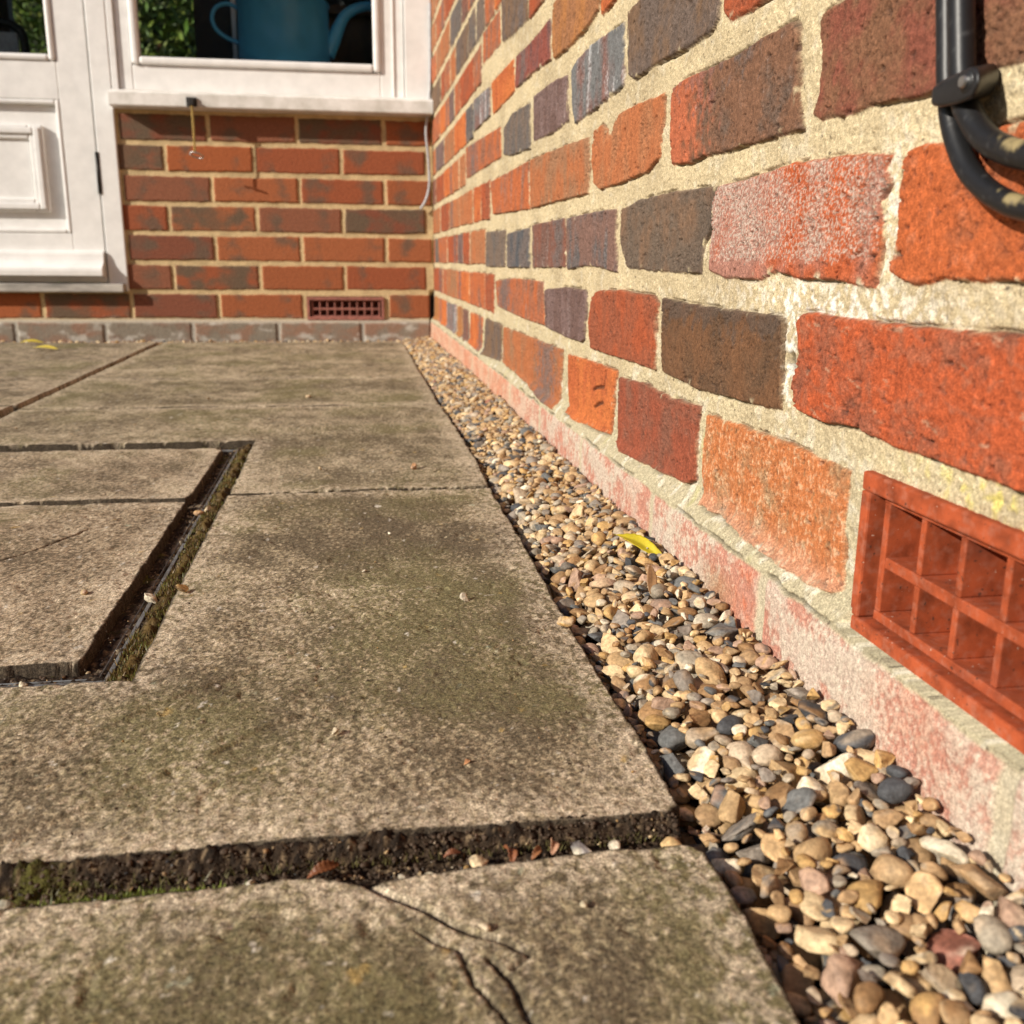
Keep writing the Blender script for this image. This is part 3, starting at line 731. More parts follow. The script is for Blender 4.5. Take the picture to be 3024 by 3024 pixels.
o = tubeobj('grey_cable', pts, .0038, M_greycable, None, 10, 5, loc=BW(.01, .01, .4))
tag(o, 'loose pale grey cable hanging in the corner below the window sill', 'cable')

# ---- room behind the glass
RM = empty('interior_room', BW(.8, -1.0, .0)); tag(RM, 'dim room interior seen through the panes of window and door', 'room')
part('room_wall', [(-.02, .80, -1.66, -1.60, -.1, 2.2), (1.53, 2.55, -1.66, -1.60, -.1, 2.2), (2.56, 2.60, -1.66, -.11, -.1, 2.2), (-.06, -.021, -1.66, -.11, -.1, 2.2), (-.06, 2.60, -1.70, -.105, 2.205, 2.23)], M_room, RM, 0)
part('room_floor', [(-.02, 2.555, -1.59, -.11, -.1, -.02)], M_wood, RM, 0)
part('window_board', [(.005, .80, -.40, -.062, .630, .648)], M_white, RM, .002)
# watering can
cx, cy, cz = BW(.386, -.158, .6485)
CAN = empty('watering_can', (cx, cy, cz)); tag(CAN, 'blue metal watering can standing inside behind the window pane', 'watering can')
def lathe(name, prof, mat, root, n=48):
    bm = bmesh.new(); rings = []
    for r_, z in prof: rings.append([bm.verts.new((r_ * math.cos(2 * math.pi * i / n), r_ * math.sin(2 * math.pi * i / n), z)) for i in range(n)])
    for a, b in zip(rings[:-1], rings[1:]):
        for i in range(n): bm.faces.new((a[i], a[(i + 1) % n], b[(i + 1) % n], b[i]))
    bm.faces.new(rings[0][::-1]); bm.faces.new(rings[-1])
    return bmobj(name, bm, mat, root, True)
lathe('body', [(.121, 0), (.1235, .004), (.1235, .010), (.121, .012), (.119, .165), (.1215, .168), (.123, .173), (.1215, .178), (.117, .179), (.116, .176), (.118, .02), (.1, .015)], M_blue, CAN)
def can(l, z, o=0): 
    p = BW(l, -.158 + o, z); return (p[0] - cx, p[1] - cy, p[2] - cz)
tubeobj('handle', [can(.500, .806), (can(.530, .818)), can(.560, .808), can(.572, .782), can(.563, .755), can(.538, .735), can(.502, .722)], .0055, M_blue, CAN, 12, 6)
tubeobj('spout', [can(.275, .700), can(.257, .735), can(.238, .775), can(.220, .802), can(.190, .820), can(.150, .828), (can(.10, .826))], [.022, .02, .016, .014, .013, .012, .012], M_blue, CAN, 20, 6)
# post, ribbed bin, boards
def thing(name, boxes, mat, label, cat, loc, bev=.002, fnx=None):
    r_ = empty(name, loc)
    return r_
o = bmesh.new(); box(o, .523, .536, -.30, -.27, .649, 1.9, .002, fnb); o = bmobj('blind_pole', o, M_white)
tag(o, 'thin white upright pole inside the window, behind the blue can handle', 'pole')
bm = bmesh.new()
box(bm, .548, .650, -.42, -.36, .715, 1.0, .002, fnb)
for i in range(16): box(bm, .5495 + i * .0063, .5520 + i * .0063, -.359, -.356, .72, 1.0, .0006, fnb)
box(bm, .545, .652, -.43, -.34, .649, .714, .004, fnb)
tag(bmobj('storage_basket', bm, M_grey), 'dark grey ribbed basket inside the window, between foliage and pole', 'basket')
bm = bmesh.new(); box(bm, .06, .30, -.40, -.38, .649, .845, .002, fnb); box(bm, .05, .31, -.405, -.35, .846, .87, .002, fnb)
tag(bmobj('wooden_box', bm, M_wood), 'brown wooden box inside the window, behind the can spout', 'box')
rr = random.Random(4)
def foliage(l0, l1, o0, o1, z0, z1, n, lab):
    Vs = []; Fs = []; Cs = []
    for i in range(n):
        c = Vector(BW(rr.uniform(l0, l1), rr.uniform(o0, o1), rr.uniform(z0, z1)))
        s = rr.uniform(.03, .06); d = Vector((rr.gauss(0, 1), rr.gauss(0, 1), rr.gauss(.2, 1))).normalized()
        e = d.cross(Vector((rr.gauss(0, 1), rr.gauss(0, 1), rr.gauss(0, 1)))).normalized() * s * .33; nn = d.cross(e).normalized() * s * .12
        b = len(Vs); Vs += [c - d * s, c + e, c + d * s, c - e, c + nn]
        Fs += [(b, b + 1, b + 4), (b + 1, b + 2, b + 4), (b + 2, b + 3, b + 4), (b + 3, b, b + 4)]
        g = rr.uniform(.5, 1.3); cc = (.12 * g * rr.uniform(.7, 1.3), .17 * g, .025 * g); Cs += [cc] * 5
    c = BW((l0 + l1) / 2, (o0 + o1) / 2, .65)
    r_ = empty('shrub', c); tag(r_, lab, 'shrub')
    o = arrmesh('foliage', np.array([tuple(v) for v in Vs]), np.array(Fs), np.array(Cs), M_leafy, None, smooth=False); rel(o, r_)
    bm = bmesh.new(); box(bm, l0 - .2, l1 + .8, o0 - .12, o0 - .02, -.15, z1 + .35, .02, fnb); rel(bmobj('added_backing', bm, plain('backing_dark', (.022, .030, .010), .95)), r_)  # dark slab added behind the leaves to block sky showing through gaps
    for q in range(5): rel(tubeobj('stem', [BW(l0 + (l1 - l0) * (q + .5) / 5, (o0 + o1) / 2, -.16), BW(l0 + (l1 - l0) * (q + .4) / 5, (o0 + o1) / 2 + .05, .5), BW(l0 + (l1 - l0) * (q + .6) / 5, (o0 + o1) / 2, 1.4)], .02, M_wood, None, 8, 4), r_)
foliage(.90, 2.4, -4.3, -3.3, -.15, 2.0, 9000, 'leafy green garden shrub seen through the left part of the window pane')
CH = empty('chair', BW(1.2, -.6, 0)); tag(CH, 'grey chair with curved back inside, behind the door pane', 'chair')
rel(tubeobj('chair_back', [BW(1.095, -.30, .60), BW(1.095, -.30, .73), BW(1.11, -.30, .765), BW(1.15, -.30, .78), BW(1.25, -.3, .78), BW(1.30, -.3, .74), BW(1.31, -.3, .60)], .012, M_dark, None, 12, 6), CH)
bm = bmesh.new(); box(bm, 1.10, 1.31, -.70, -.31, .42, .47, .01, fnb); rel(bmobj('seat', bm, M_grey), CH)
for a, b in ((1.105, -.31), (1.295, -.31), (1.105, -.68), (1.295, -.68)):
    bm = bmesh.new(); box(bm, a, a + .025, b - .025, b, -.02, .419, .002, fnb); rel(bmobj('leg', bm, M_dark), CH)
bm = bmesh.new(); box(bm, 1.11, 1.30, -.31, -.295, .60, .755, .004, fnb); rel(bmobj('back_panel', bm, M_greycable), CH)

# ================================================================== PAVING
ledges = [([(-.290, .44), (-.335, .388), (-.34, .37), (-.35, .361), (-.361, .351), (-.40, .345)], .0012), ([(-.30, .52), (-.325, .489), (-.35, .45), (-.362, .426), (-.42, .40)], .0010),
          ([(-.25, .60), (-.20, .66), (-.15, .80)], .0007)]
cracks = [([(-.239, .328), (-.237, .324), (-.225, .312), (-.215, .303), (-.205, .292), (-.198, .287), (-.192, .284)], .0020, .003),
          ([(-.192, .284), (-.187, .2805), (-.180, .2745), (-.184, .2715), (-.187, .269)], .0012, .002),
          ([(-.219, .292), (-.216, .289), (-.212, .284), (-.205, .280), (-.202, .270), (-.201, .263), (-.197, .257), (-.193, .248), (-.190, .238), (-.18, .22)], .0010, .0022),
          ([(-.194, .275), (-.191, .268), (-.188, .263), (-.187, .254), (-.186, .247), (-.183, .235)], .0015, .0025),
          ([(-.53, .73), (-.496, .756), (-.475, .790), (-.454, .841), (-.430, .858), (-.406, .864)], .0016, .002)]
ZN = ()
def slab_col(x, y, s, tint, olive, dark):
    a = fbm(x * 7, y * 7, s, 4); b = fbm(x * 34, y * 22, s + 5, 5, .65); c = fbm(x * 260, y * 180, s + 9, 3, .8); b = b + (.9 * fbm(x * 40, y * 7, s + 6, 4) if s == 200 else .35 * fbm((x + y) * 26, (y - x) * 8, s + 6, 4)); e = fbm(x * 470, y * 330, s + 13, 2)
    base = np.broadcast_to(np.array(tint), x.shape + (3,)) * (1 + .10 * a[..., None])
    zz = sum((am * np.exp(-((x - cx_) / rx) ** 2 - ((y - cy_) / ry) ** 2) for cx_, cy_, rx, ry, am in ZN), 0 * x) * (1 + .5 * b)
    a = a + zz * 1.0
    t = sst(-.26, .30, c * .85 + e * .35 + b * .46 + a * .36 + dark)
    C = mix3(base, (.105, .080, .050), t * .88)
    C = mix3(C, (.19, .17, .075), sst(-.1, .6, fbm(x * 8, y * 7, s + 3, 4) * .9 + c * .40 + olive) * .60)
    C = mix3(C, (.56, .46, .33), sst(.06, .42, -c * .25 + fbm(x * 210, y * 150, s + 31, 4, .75) * .75 - b * .35 - a * .40 - dark * .7) * .75)
    C = mix3(C, (.66, .61, .52), sst(.58, .70, fbm(x * 110, y * 80, s + 17, 4, .6) + .15 * b) * .75)
    C = mix3(C, (.50, .33, .10), sst(.58, .80, fbm(x * 65, y * 45, s + 19, 4, .6)) * .5)
    C = mix3(C, (.34, .38, .28), sst(.62, .80, fbm(x * 60, y * 42, s + 23, 4, .6)) * .55)
    C = mix3(C, (.045, .035, .022), sst(.55, .68, fbm(x * 260, y * 180, s + 29, 2)) * .6)
    return C
def slab(poly, X, Y, s, label, tint=(.33, .25, .165), olive=-.1, dark=0., relief=1.0, dz=0, tilt=(0, 0), rnd=.0020, group='sandstone paving slabs', name='paving_slab', parent=None, zones=()):
    global ZN; ZN = zones
    x, y = np.meshgrid(X, Y, indexing='ij')
    wx = x + .0016 * fbm(x * 30, y * 30, s + 40, 4); wy = y + .0016 * fbm(x * 30, y * 30, s + 41, 4)
    sd = sdpoly(wx, wy, poly)
    z = ZG + dz + relief * (.0016 * fbm(x * 5, y * 5, s + 42, 3) + .0011 * fbm(x * 24 + y * 9, y * 16, s + 43, 5, .55) + .0007 * np.abs(fbm(x * 14 - y * 10, y * 14, s + 46, 3))) + .00048 * fbm(x * 220, y * 200, s + 44, 3, .75) - .0010 * sst(.35, .6, fbm(x * 45, y * 38, s + 45, 4, .6))
    mx, my = np.mean(poly, 0); z = z + (x - mx) * tilt[0] + (y - my) * tilt[1]
    C = slab_col(x, y, s, tint, olive, dark)
    for P, h in ledges:
        d = sdline(wx, wy, P)
        P = np.array(P); L = P[-1] - P[0]; L = L / np.hypot(*L)
        side = (x - P[0][0]) * L[1] - (y - P[0][1]) * L[0]
        on = sst(.0018, -.0018, side + .004 * fbm(x * 30, y * 30, s + 51, 2)) * sst(.09, .02, d)
        z = z - h * on
        C = mix3(C, (.08, .06, .04), sst(.0010, .0002, d) * .55 * sst(-.1, .3, fbm(x * 25, y * 25, s + 55, 2)))
    for P, w, h in cracks:
        d = sdline(wx + .0006 * pn(x * 250, y * 250, 7), wy, P) / w
        g = sst(1.0, .25, d); z = z - h * g
        C = mix3(C, (.06, .042, .028), g * .85)
    # arris: pale wear near the edge, then down the side
    C = mix3(C, (.58, .48, .35), sst(-.034, -.006, sd + .012 * fbm(x * 35, y * 30, s + 60, 3)) * sst(-.25, .25, fbm(x * 160, y * 120, s + 61, 4, .7)) * .75)
    e = np.clip((sd + rnd) / rnd, 0, 1)
    z = z - (1 - np.sqrt(1 - np.minimum(e, 1) ** 2)) * rnd * .8
    side = sst(-.0003, .0010, sd + .0007 * pn(x * 300, y * 300, s + 63))
    z = z - side * (.030 + .003 * fbm(x * 200, y * 200, s + 62, 2))
    C = mix3(C, (.036, .026, .017), sst(-.0024, -.0012, sd) * .95)
    V = np.stack([x, y, z], -1).reshape(-1, 3)
    F = gridfaces(len(X), len(Y)); m_ = sd < .0016
    keep = m_[:-1, :-1] | m_[1:, :-1] | m_[:-1, 1:] | m_[1:, 1:]
    V, F, C = compress(V, F[keep].reshape(-1, 4), C.reshape(-1, 3))
    o = arrmesh(name, V, F, C, M_slab, None, loc=(float(mx), float(my), ZG))
    if parent is None: tag(o, label, 'paving slab', group)
    else: rel(o, parent)
    return o
E0 = -.1020
XR = axis((-.76, -.48, .006), (-.48, -.098, .0010))
slab([(-.72, -.30), (-.1055, -.30), (-.1060, .225), (-.1035, .262), (-.1025, .305), (-.1035, .320), (-.110, .3265), (-.135, .327), (-.185, .3255), (-.215, .3235), (-.234, .3215), (-.250, .328), (-.33, .328), (-.72, .326)],
     XR, axis((-.31, .19, .008), (.19, .332, .0008)), 200, 'nearest mossy sandstone slab, cracked across, below the wide soil joint', (.30, .245, .145), .22, .10, .9, dz=-.0005, zones=((-.33, .29, .04, .03, -.3), (-.24, .26, .03, .05, .5), (-.13, .28, .03, .06, .3), (-.19, .27, .02, .03, -.6)))
slab([(-.74, .351), (-.30, .351), (-.20, .3505), (-.12, .349), (-.108, .349), (-.1015, .354), (E0, .54), (-.1015, .66), (-.0995, .80), (-.099, .952), (-.3545, .952), (-.3560, .72), (-.3550, .5175), (-.74, .516)],
     XR, axis((.344, .70, .0009), (.70, .957, .0014)), 300, 'large lichen speckled slab between the soil joint and the recessed cover, beside the gravel', (.355, .285, .180), .10, .05, 1.0, zones=((-.14, .58, .06, .22, .75), (-.22, .80, .10, .12, .35), (-.20, .46, .12, .035, .35), (-.33, .42, .09, .05, -.45), (-.26, .62, .06, .10, -.15), (-.11, .37, .04, .02, -.5)))
slab([(-.72, 1.2455), (-.354, 1.2455), (-.354, .9575), (-.0985, .9585), (-.0950, 1.10), (-.0945, 1.30), (-.0965, 1.538), (-.72, 1.546)],
     axis((-.73, -.36, .003), (-.36, -.09, .0016)), axis((.952, 1.55, .002)), 400, 'slab behind the recessed cover, wrapping its far right corner', (.34, .28, .18), .08, .0, .9)
slab([(-.72, 1.5505), (-.0965, 1.5425), (-.0935, 1.905), (-.72, 1.918)], axis((-.73, -.09, .003)), axis((1.54, 1.93, .003)), 500,
     'narrow slab across the middle distance beside the gravel', (.33, .275, .175), .08, .02, .7)
slab([(-.72, 1.9215), (-.0935, 1.9085), (-.088, 2.742), (-.72, 2.758)], axis((-.73, -.08, .004)), axis((1.90, 2.77, .005)), 600,
     'farthest long slab beside the gravel, ending at the low brick wall', (.35, .29, .185), .05, -.05, .8)
slab([(-1.42, 1.592), (-.7335, 1.592), (-.7335, 2.758), (-1.42, 2.772)], axis((-1.43, -.72, .004)), axis((1.58, 2.78, .006)), 700,
     'far left slab in front of the white door', (.31, .25, .165), .04, .0, .8)
slab([(-1.62, .90), (-.976, .90), (-.976, 1.24), (-.7335, 1.25), (-.7335, 1.580), (-1.62, 1.580)], axis((-1.63, -.72, .006)), axis((.89, 1.59, .006)), 800,
     'slab left of the recessed cover', (.31, .25, .165), .04, .0, .8)
slab([(-1.42, -.30), (-.745, -.30), (-.745, .34), (-1.42, .34)], axis((-1.43, -.74, .01)), axis((-.31, .35, .01)), 900, 'slab at the far left of the nearest row', (.31, .25, .165), .1, .0, .8)
slab([(-1.62, .355), (-.976, .355), (-.976, .890), (-1.62, .890)], axis((-1.63, -.97, .01)), axis((.35, .90, .01)), 950, 'slab to the left of the cover, out towards the lawn side', (.31, .25, .165), .1, .0, .8)

# recessed cover
COV = empty('manhole_cover', (-.66, .88, ZG)); tag(COV, 'recessed paved manhole cover with slab inlays and a soil filled metal rim', 'manhole cover')
slab([(-.93, .550), (-.3885, .549), (-.3870, .68), (-.3880, .80), (-.3885, .930), (-.46, .935), (-.93, .938)], axis((-.94, -.52, .006), (-.52, -.382, .0011)), axis((.543, .943, .0014)), 1000, '',
     (.38, .29, .19), -.12, -.08, 1.0, name='slab_inlay', parent=COV)
slab([(-.93, .946), (-.392, .944), (-.3875, .955), (-.3860, 1.00), (-.3865, 1.190), (-.395, 1.203), (-.93, 1.205)], axis((-.94, -.62, .006), (-.62, -.38, .0018)), axis((.94, 1.21, .0018)), 1100, '',
     (.38, .30, .20), -.08, -.08, 1.0, name='slab_inlay', parent=COV)
bm = bmesh.new()
def strip(x0, x1, y0, y1, z0, z1): box(bm, x0, x1, y0, y1, z0, z1, .0004)
for (q, w) in (((-.939, -.3768, .539, 1.2190), .0007), ((-.9445, -.3712, .5335, 1.2250), .0028)):
    a, b, c, d = q
    strip(b - w, b, c, d, ZG - .04, ZG - .0066); strip(a, a + w, c, d, ZG - .04, ZG - .0066)
    strip(a + w + .0002, b - w - .0002, c, c + w, ZG - .04, ZG - .0068); strip(a + w + .0002, b - w - .0002, d - w, d, ZG - .04, ZG - .0068)
rel(bmobj('metal_rim', bm, M_galv), COV)

# soil in the joints and bed of the gravel
def sheet():
    X = axis((-1.7, -.48, .012), (-.48, -.085, .0012), (-.085, .0, .006)); Y = axis((-.3, .2, .012), (.2, .56, .0010), (.56, 1.3, .0022), (1.3, 2.80, .008))
    x, y = np.meshgrid(X, Y, indexing='ij')
    a = fbm(x * 60, y * 60, 1200, 4, .6); b = fbm(x * 260, y * 260, 1201, 3, .7)
    z = ZG - .0115 + .0026 * a + .0014 * b
    # moss and soil banked against the far slab of the front joint
    band = np.exp(-((y - .350) / .006) ** 2) * (x < -.105)
    z = z + .0108 * band * sst(-1.1, .0, fbm(x * 22, y * 22, 1203, 3)) + .0022 * band * b
    lump = sst(.15, .5, fbm(x * 170, y * 170, 1204, 2)); z = z + .0012 * lump
    z = z + .003 * ((x < -.356) & (x > -.6) & (y > .517) & (y < 1.243))
    rim = np.exp(-((x + .362) / .006) ** 2) * (y > .5) * (y < 1.26)
    z = z + rim * (.004 + .003 * a)
    g = (x > -.103); z = np.where(g, z - .012, z)
    C = mix3(np.broadcast_to(np.array((.052, .034, .021)), x.shape + (3,)), (.020, .014, .010), sst(-.3, .3, b + .4 * a))
    C = mix3(C, (.24, .17, .10), sst(.35, .6, fbm(x * 300, y * 300, 1205, 2)) * .8)
    sand = np.exp(-((x + .3775) / .0022) ** 2) * (y > .55) * (y < 1.2)
    C = mix3(C, (.34, .27, .18), sand * sst(-.5, .2, a))
    mo = sst(.30, .6, fbm(x * 18, y * 30, 1206, 3) + .3 * b) * (x < -.25)
    C = mix3(C, (.10, .095, .022), mo * .8)
    C = mix3(C, (.12, .075, .022), rim * sst(-.4, .3, a) * .8)
    C = mix3(C, (.12, .14, .02), np.exp(-((y - .334) / .003) ** 2) * np.exp(-((x + .315) / .03) ** 2))
    V = np.stack([x, y, z], -1).reshape(-1, 3)
    o = arrmesh('soil', V, gridfaces(len(X), len(Y)).reshape(-1, 4), C, M_soil, None)
    tag(o, kind='structure')
sheet()

# ================================================================== GRAVEL
def ico(sub):
    bm = bmesh.new(); bmesh.ops.create_icosphere(bm, subdivisions=sub, radius=1)
    V = np.array([v.co[:] for v in bm.verts]); F = np.array([[v.index for v in f.verts] for f in bm.faces]); bm.free(); return V, F
def n3(P, s, f):
    r = np.random.default_rng(s); o = np.zeros(len(P))
    for i in range(7):
        k = r.normal(size=3) * f; o += np.sin(P @ k + r.uniform(0, 6.3))
    return o / 7 * 1.6
def shapes(sub, n):
    V0, F = ico(sub); out = []
    for s in range(n):
        r = np.random.default_rng(900 + s)
        V = V0.copy()
        ang = s % 4 != 0
        rad = 1 + .13 * n3(V0, s, 1.6) + .05 * n3(V0, s + 50, 4)
        V = V0 * rad[:, None]
        for i in range(r.integers(5, 10) if ang else r.integers(2, 5)):      # broken facets
            d = r.normal(size=3); d /= np.linalg.norm(d); h = r.uniform(.22, .62) if ang else r.uniform(.6, .88)
            q = V @ d - h; V = V - np.where(q > 0, q * (.96 if ang else .7), 0)[:, None] * d
        V = V * (1 + .045 * n3(V0, s + 90, 6) + .022 * n3(V0, s + 120, 15))[:, None]
        V -= V.mean(0); V /= np.abs(V).max(0)
        out.append(V)
    return out, F
SC = np.array([(.66, .49, .28), (.50, .33, .165), (.40, .255, .13), (.50, .31, .12), (.30, .17, .075), (.13, .130, .125), (.33, .28, .21), (.40, .26, .18), (.065, .066, .07), (.72, .63, .47), (.26, .22, .18), (.46, .36, .25), (.30, .12, .08)])
SP = np.array([.14, .17, .12, .08, .10, .08, .10, .06, .075, .05, .07, .09, .002]); SP = SP / SP.sum()
def stone_color(V0, seed, c1=None):
    r = np.random.default_rng(seed)
    a = SC[r.choice(len(SC), p=SP)] if c1 is None else np.array(c1); b = SC[r.choice(len(SC), p=SP)]
    t = sst(.1, .6, n3(V0, seed + 1, 2.2) + r.uniform(-.4, .35)) * r.uniform(.2, 1.0)
    c = a * (1 - t[:, None]) + b * t[:, None]
    c = c * (1 + .12 * n3(V0, seed + 2, 7) + .10 * n3(V0, seed + 3, 16))[:, None] * r.uniform(.8, 1.12)
    vein = sst(.0, .05, .05 - np.abs(n3(V0, seed + 4, 3.0) - r.uniform(-1, 1) * .8))
    if r.random() < .35: c = c * (1 - .45 * vein[:, None])
    return c
SH3, F3 = shapes(3, 26); SH2, F2 = shapes(2, 26)
V03 = ico(3)[0]; V02 = ico(2)[0]
def rotm(yaw, tx, ty):
    cz_, sz = math.cos(yaw), math.sin(yaw); A = np.array([[cz_, -sz, 0], [sz, cz_, 0], [0, 0, 1]])
    cx_, sx = math.cos(tx), math.sin(tx); B = np.array([[1, 0, 0], [0, cx_, -sx], [0, sx, cx_]])
    cy_, sy = math.cos(ty), math.sin(ty); Cc = np.array([[cy_, 0, sy], [0, 1, 0], [-sy, 0, cy_]])
    return B @ Cc @ A
def target(x, y):
    t = np.clip((x + .102) / .088, 0, 1)
    h = -.0685 + .012 * np.clip(t / .25, 0, 1) + .021 * t ** 1.1 + .0035 * pn(np.asarray(x) * 25, np.asarray(y) * 9, 77)
    near = np.clip((.55 - y) / .3, 0, 1); far = np.clip((y - 1.5) / 1.2, 0, 1)
    return h - .004 * near * t - far * .013 * t + far * .004
def deposit():
    cs = .0012
    gx0, gy0 = -.106, .16
    nx, ny = int(.100 / cs), int((2.80 - gy0) / cs)
    XX = gx0 + (np.arange(nx) + .5) * cs; YY = gy0 + (np.arange(ny) + .5) * cs
    gx, gy = np.meshgrid(XX, YY, indexing='ij')
    T = target(gx, gy)
    Hm = T - np.where(gy < 1.2, .026, .016)
    Vs, Fs, Cs = [], [], []; nv = 0
    r = np.random.default_rng(42)
    N = 16000
    cnt = 0
    for i in range(N):
        big = i < N * .16
        L = (r.uniform(.0066, .0108) if big else np.clip(r.lognormal(math.log(.0049), .32), .0024, .0090))
        if i > N * .93: L = r.uniform(.002, .0045)
        a, b, c = L, L * r.uniform(.62, .92), L * r.uniform(.42, .72)
        yaw = r.uniform(0, math.pi)
        best = None
        for t in range(7):
            x = r.uniform(-.103 + b * .8, -.0125 - b * .8); y = gy0 + .012 + (2.785 - gy0 - .02) * r.random() ** 1.35
            i0, i1 = int((x - a - gx0) / cs), int((x + a - gx0) / cs) + 1; j0, j1 = int((y - a - gy0) / cs), int((y + a - gy0) / cs) + 1
            i0, j0 = max(i0, 0), max(j0, 0); i1, j1 = min(i1, nx), min(j1, ny)
            if i1 <= i0 or j1 <= j0: continue
            dx = XX[i0:i1, None] - x; dy = YY[None, j0:j1] - y
            p = (dx * math.cos(yaw) + dy * math.sin(yaw)) / a; q = (-dx * math.sin(yaw) + dy * math.cos(yaw)) / b
            e = 1 - p * p - q * q; ins = e > 0
            if not ins.any(): continue
            hgt = c * np.sqrt(np.clip(e, 0, None))
            hh = Hm[i0:i1, j0:j1]
            zc = np.max(np.where(ins, hh + hgt, -9))
            zc = zc * .72 + .28 * np.percentile((hh + hgt)[ins], 60)
            room = T[i0:i1, j0:j1][ins].mean() - (zc + c * .55)
            if best is None or room > best[0]: best = (room, x, y, zc, i0, i1, j0, j1, ins, hgt)
        if best is None or best[0] < -.0025: continue
        room, x, y, zc, i0, i1, j0, j1, ins, hgt = best
        Hm[i0:i1, j0:j1] = np.where(ins, np.maximum(Hm[i0:i1, j0:j1], zc + hgt), Hm[i0:i1, j0:j1])
        near = y < .85
        k = r.integers(0, 26); S = (SH3 if near else SH2)[k]; V0 = V03 if near else V02; F = F3 if near else F2
        Rm = rotm(0, r.normal(0, .22), r.normal(0, .22)) @ rotm(yaw, 0, 0)
        V = (S * np.array([a, b, c]) * 1.06) @ Rm.T + np.array([x, y, zc])
        Vs.append(V); Fs.append(F + nv); nv += len(V); Cs.append(stone_color(V0, 5000 + i)); cnt += 1
    # thin line of gravel along the foot of the far wall
    for i in range(750):
        l = r.uniform(.08, 1.5); L = r.uniform(.003, .008)
        p = BW(l, r.uniform(.018, .050), 0); V = SH2[r.integers(0, 26)] * np.array([L, L * .75, L * .55]) @ rotm(r.uniform(0, 6), r.normal(0, .3), r.normal(0, .3)).T
        V = V + np.array([p[0], p[1], ZG - .003 + r.uniform(-.006, .003)])
        Vs.append(V); Fs.append(F2 + nv); nv += len(V); Cs.append(stone_color(V02, 90000 + i))
    o = arrmesh('gravel', np.vstack(Vs), np.vstack(Fs), np.vstack(Cs), M_stone, None)
    tag(o, 'strip of loose mixed river gravel between slabs and brick wall', 'gravel', kind='stuff')
    print('stones', cnt)
    return Hm, XX, YY
HM, GX, GY = deposit()
def gh(x, y):
    i = int(np.clip(np.searchsorted(GX, x), 0, len(GX) - 1)); j = int(np.clip(np.searchsorted(GY, y), 0, len(GY) - 1)); return HM[i, j]

# ---- loose pebbles lying on the slabs and in the joint
def pebble(x, y, z, L, seed, label, c=None, name='pebble', flat=.6):
    L = L * .8; S = SH3[seed % 26] * np.array([L, L * .72, L * flat]) @ rotm(seed * 1.3, .1, .1).T
    z = z - S[:, 2].min() * .85
    o = arrmesh(name, S, F3, stone_color(V03, 7000 + seed, c), M_stone, None); o.location = (x, y, z)
    tag(o, label, 'pebble', 'stray pebbles off the gravel strip'); return o
zs = ZG + .0003
P = [(-.351, .663, .0065, (.55, .38, .16), 'ochre pebble on the slab edge right of the metal rim'),
     (-.415, .667, .0040, (.50, .36, .2), 'small tan pebble on the near inlay of the recessed cover'),
     (-.163, .620, .0042, (.5, .44, .34), 'upright pale chip in the middle of the large speckled slab'),
     (-.187, .402, .0022, (.5, .25, .12), 'tiny reddish pebble near the soil joint on the large slab'),
     (-.246, .440, .0030, (.62, .52, .36), 'tiny cream pebble left of centre on the large slab'),
     (-.158, .2945, .0022, (.5, .42, .28), 'tiny cream pebble on the nearest slab, right of the crack'),
     (-.194, .2875, .0030, (.60, .50, .35), 'cream pebble lodged beside the crack in the nearest slab'),
     (-.228, .692, .0028, (.62, .55, .42), 'tiny pale chip on the large slab, above its middle'),
     (-.169, 1.052, .0065, (.42, .22, .10), 'brown pebble on the slab beyond the large one, close to the gravel'),
     (-.269, 1.058, .0045, (.55, .42, .26), 'tan pebble on the slab just right of the cover corner'),
     (-.106, .566, .0085, (.55, .40, .24), 'tan pebble strayed over the large slab edge from the gravel'),
     (-.303, 1.632, .0060, (.5, .38, .24), 'small pebble on the narrow middle distance slab'),
     (-.459, 1.627, .0045, (.5, .38, .24), 'small pebble left of another on the narrow middle distance slab'),
     (-.206, .792, .0024, (.60, .54, .42), 'tiny pale chip on the far half of the large slab'),
     (-.373, .668, .0075, (.62, .54, .40), 'pale shell like stone lying across the metal rim'),
     (-.374, .905, .0060, (.45, .28, .16), 'reddish brown pebble in the far end of the rim channel'),
     (-.366, .915, .0075, (.58, .46, .30), 'long tan pebble across the rim channel beside the inlay joint'),
     (-.362, .952, .0050, (.45, .28, .16), 'small brown pebble at the rim where two slabs meet'),
     (-.415, .5320, .0048, (.66, .58, .42), 'cream pebble in the near corner of the rim channel')]
for i, (x, y, L, c, lab) in enumerate(P):
    inch = 'rim' in lab and 'right of' not in lab
    pebble(x, y, zs - (.008 if inch else .0), L, 3 * i + 1, lab, c, flat=.95 if 'upright' in lab else .6)
J = [(-.149, .3370, .0078, (.20, .18, .17), 'grey rounded pebble in the soil joint, largest there'),
     (-.1345, .3385, .0050, (.66, .58, .44), 'white stick like stone in the soil joint beside the grey pebble'),
     (-.112, .3345, .0068, (.50, .34, .16), 'ochre pebble at the gravel end of the soil joint'),
     (-.190, .3340, .0066, (.60, .46, .28), 'flat cream pebble in the middle of the soil joint'),
     (-.209, .3300, .0034, (.62, .54, .38), 'small cream pebble in the soil joint against the nearest slab'),
     (-.263, .3330, .0052, (.50, .40, .28), 'grey tan pebble in the left half of the soil joint'),
     (-.277, .3370, .0030, (.64, .58, .46), 'tiny white pebble in the left half of the soil joint'),
     (-.332, .3350, .0028, (.66, .62, .52), 'tiny square white chip at the left of the soil joint'),
     (-.3625, .3340, .0050, (.50, .50, .40), 'pale lichened stone where the soil joint leaves the photo')]
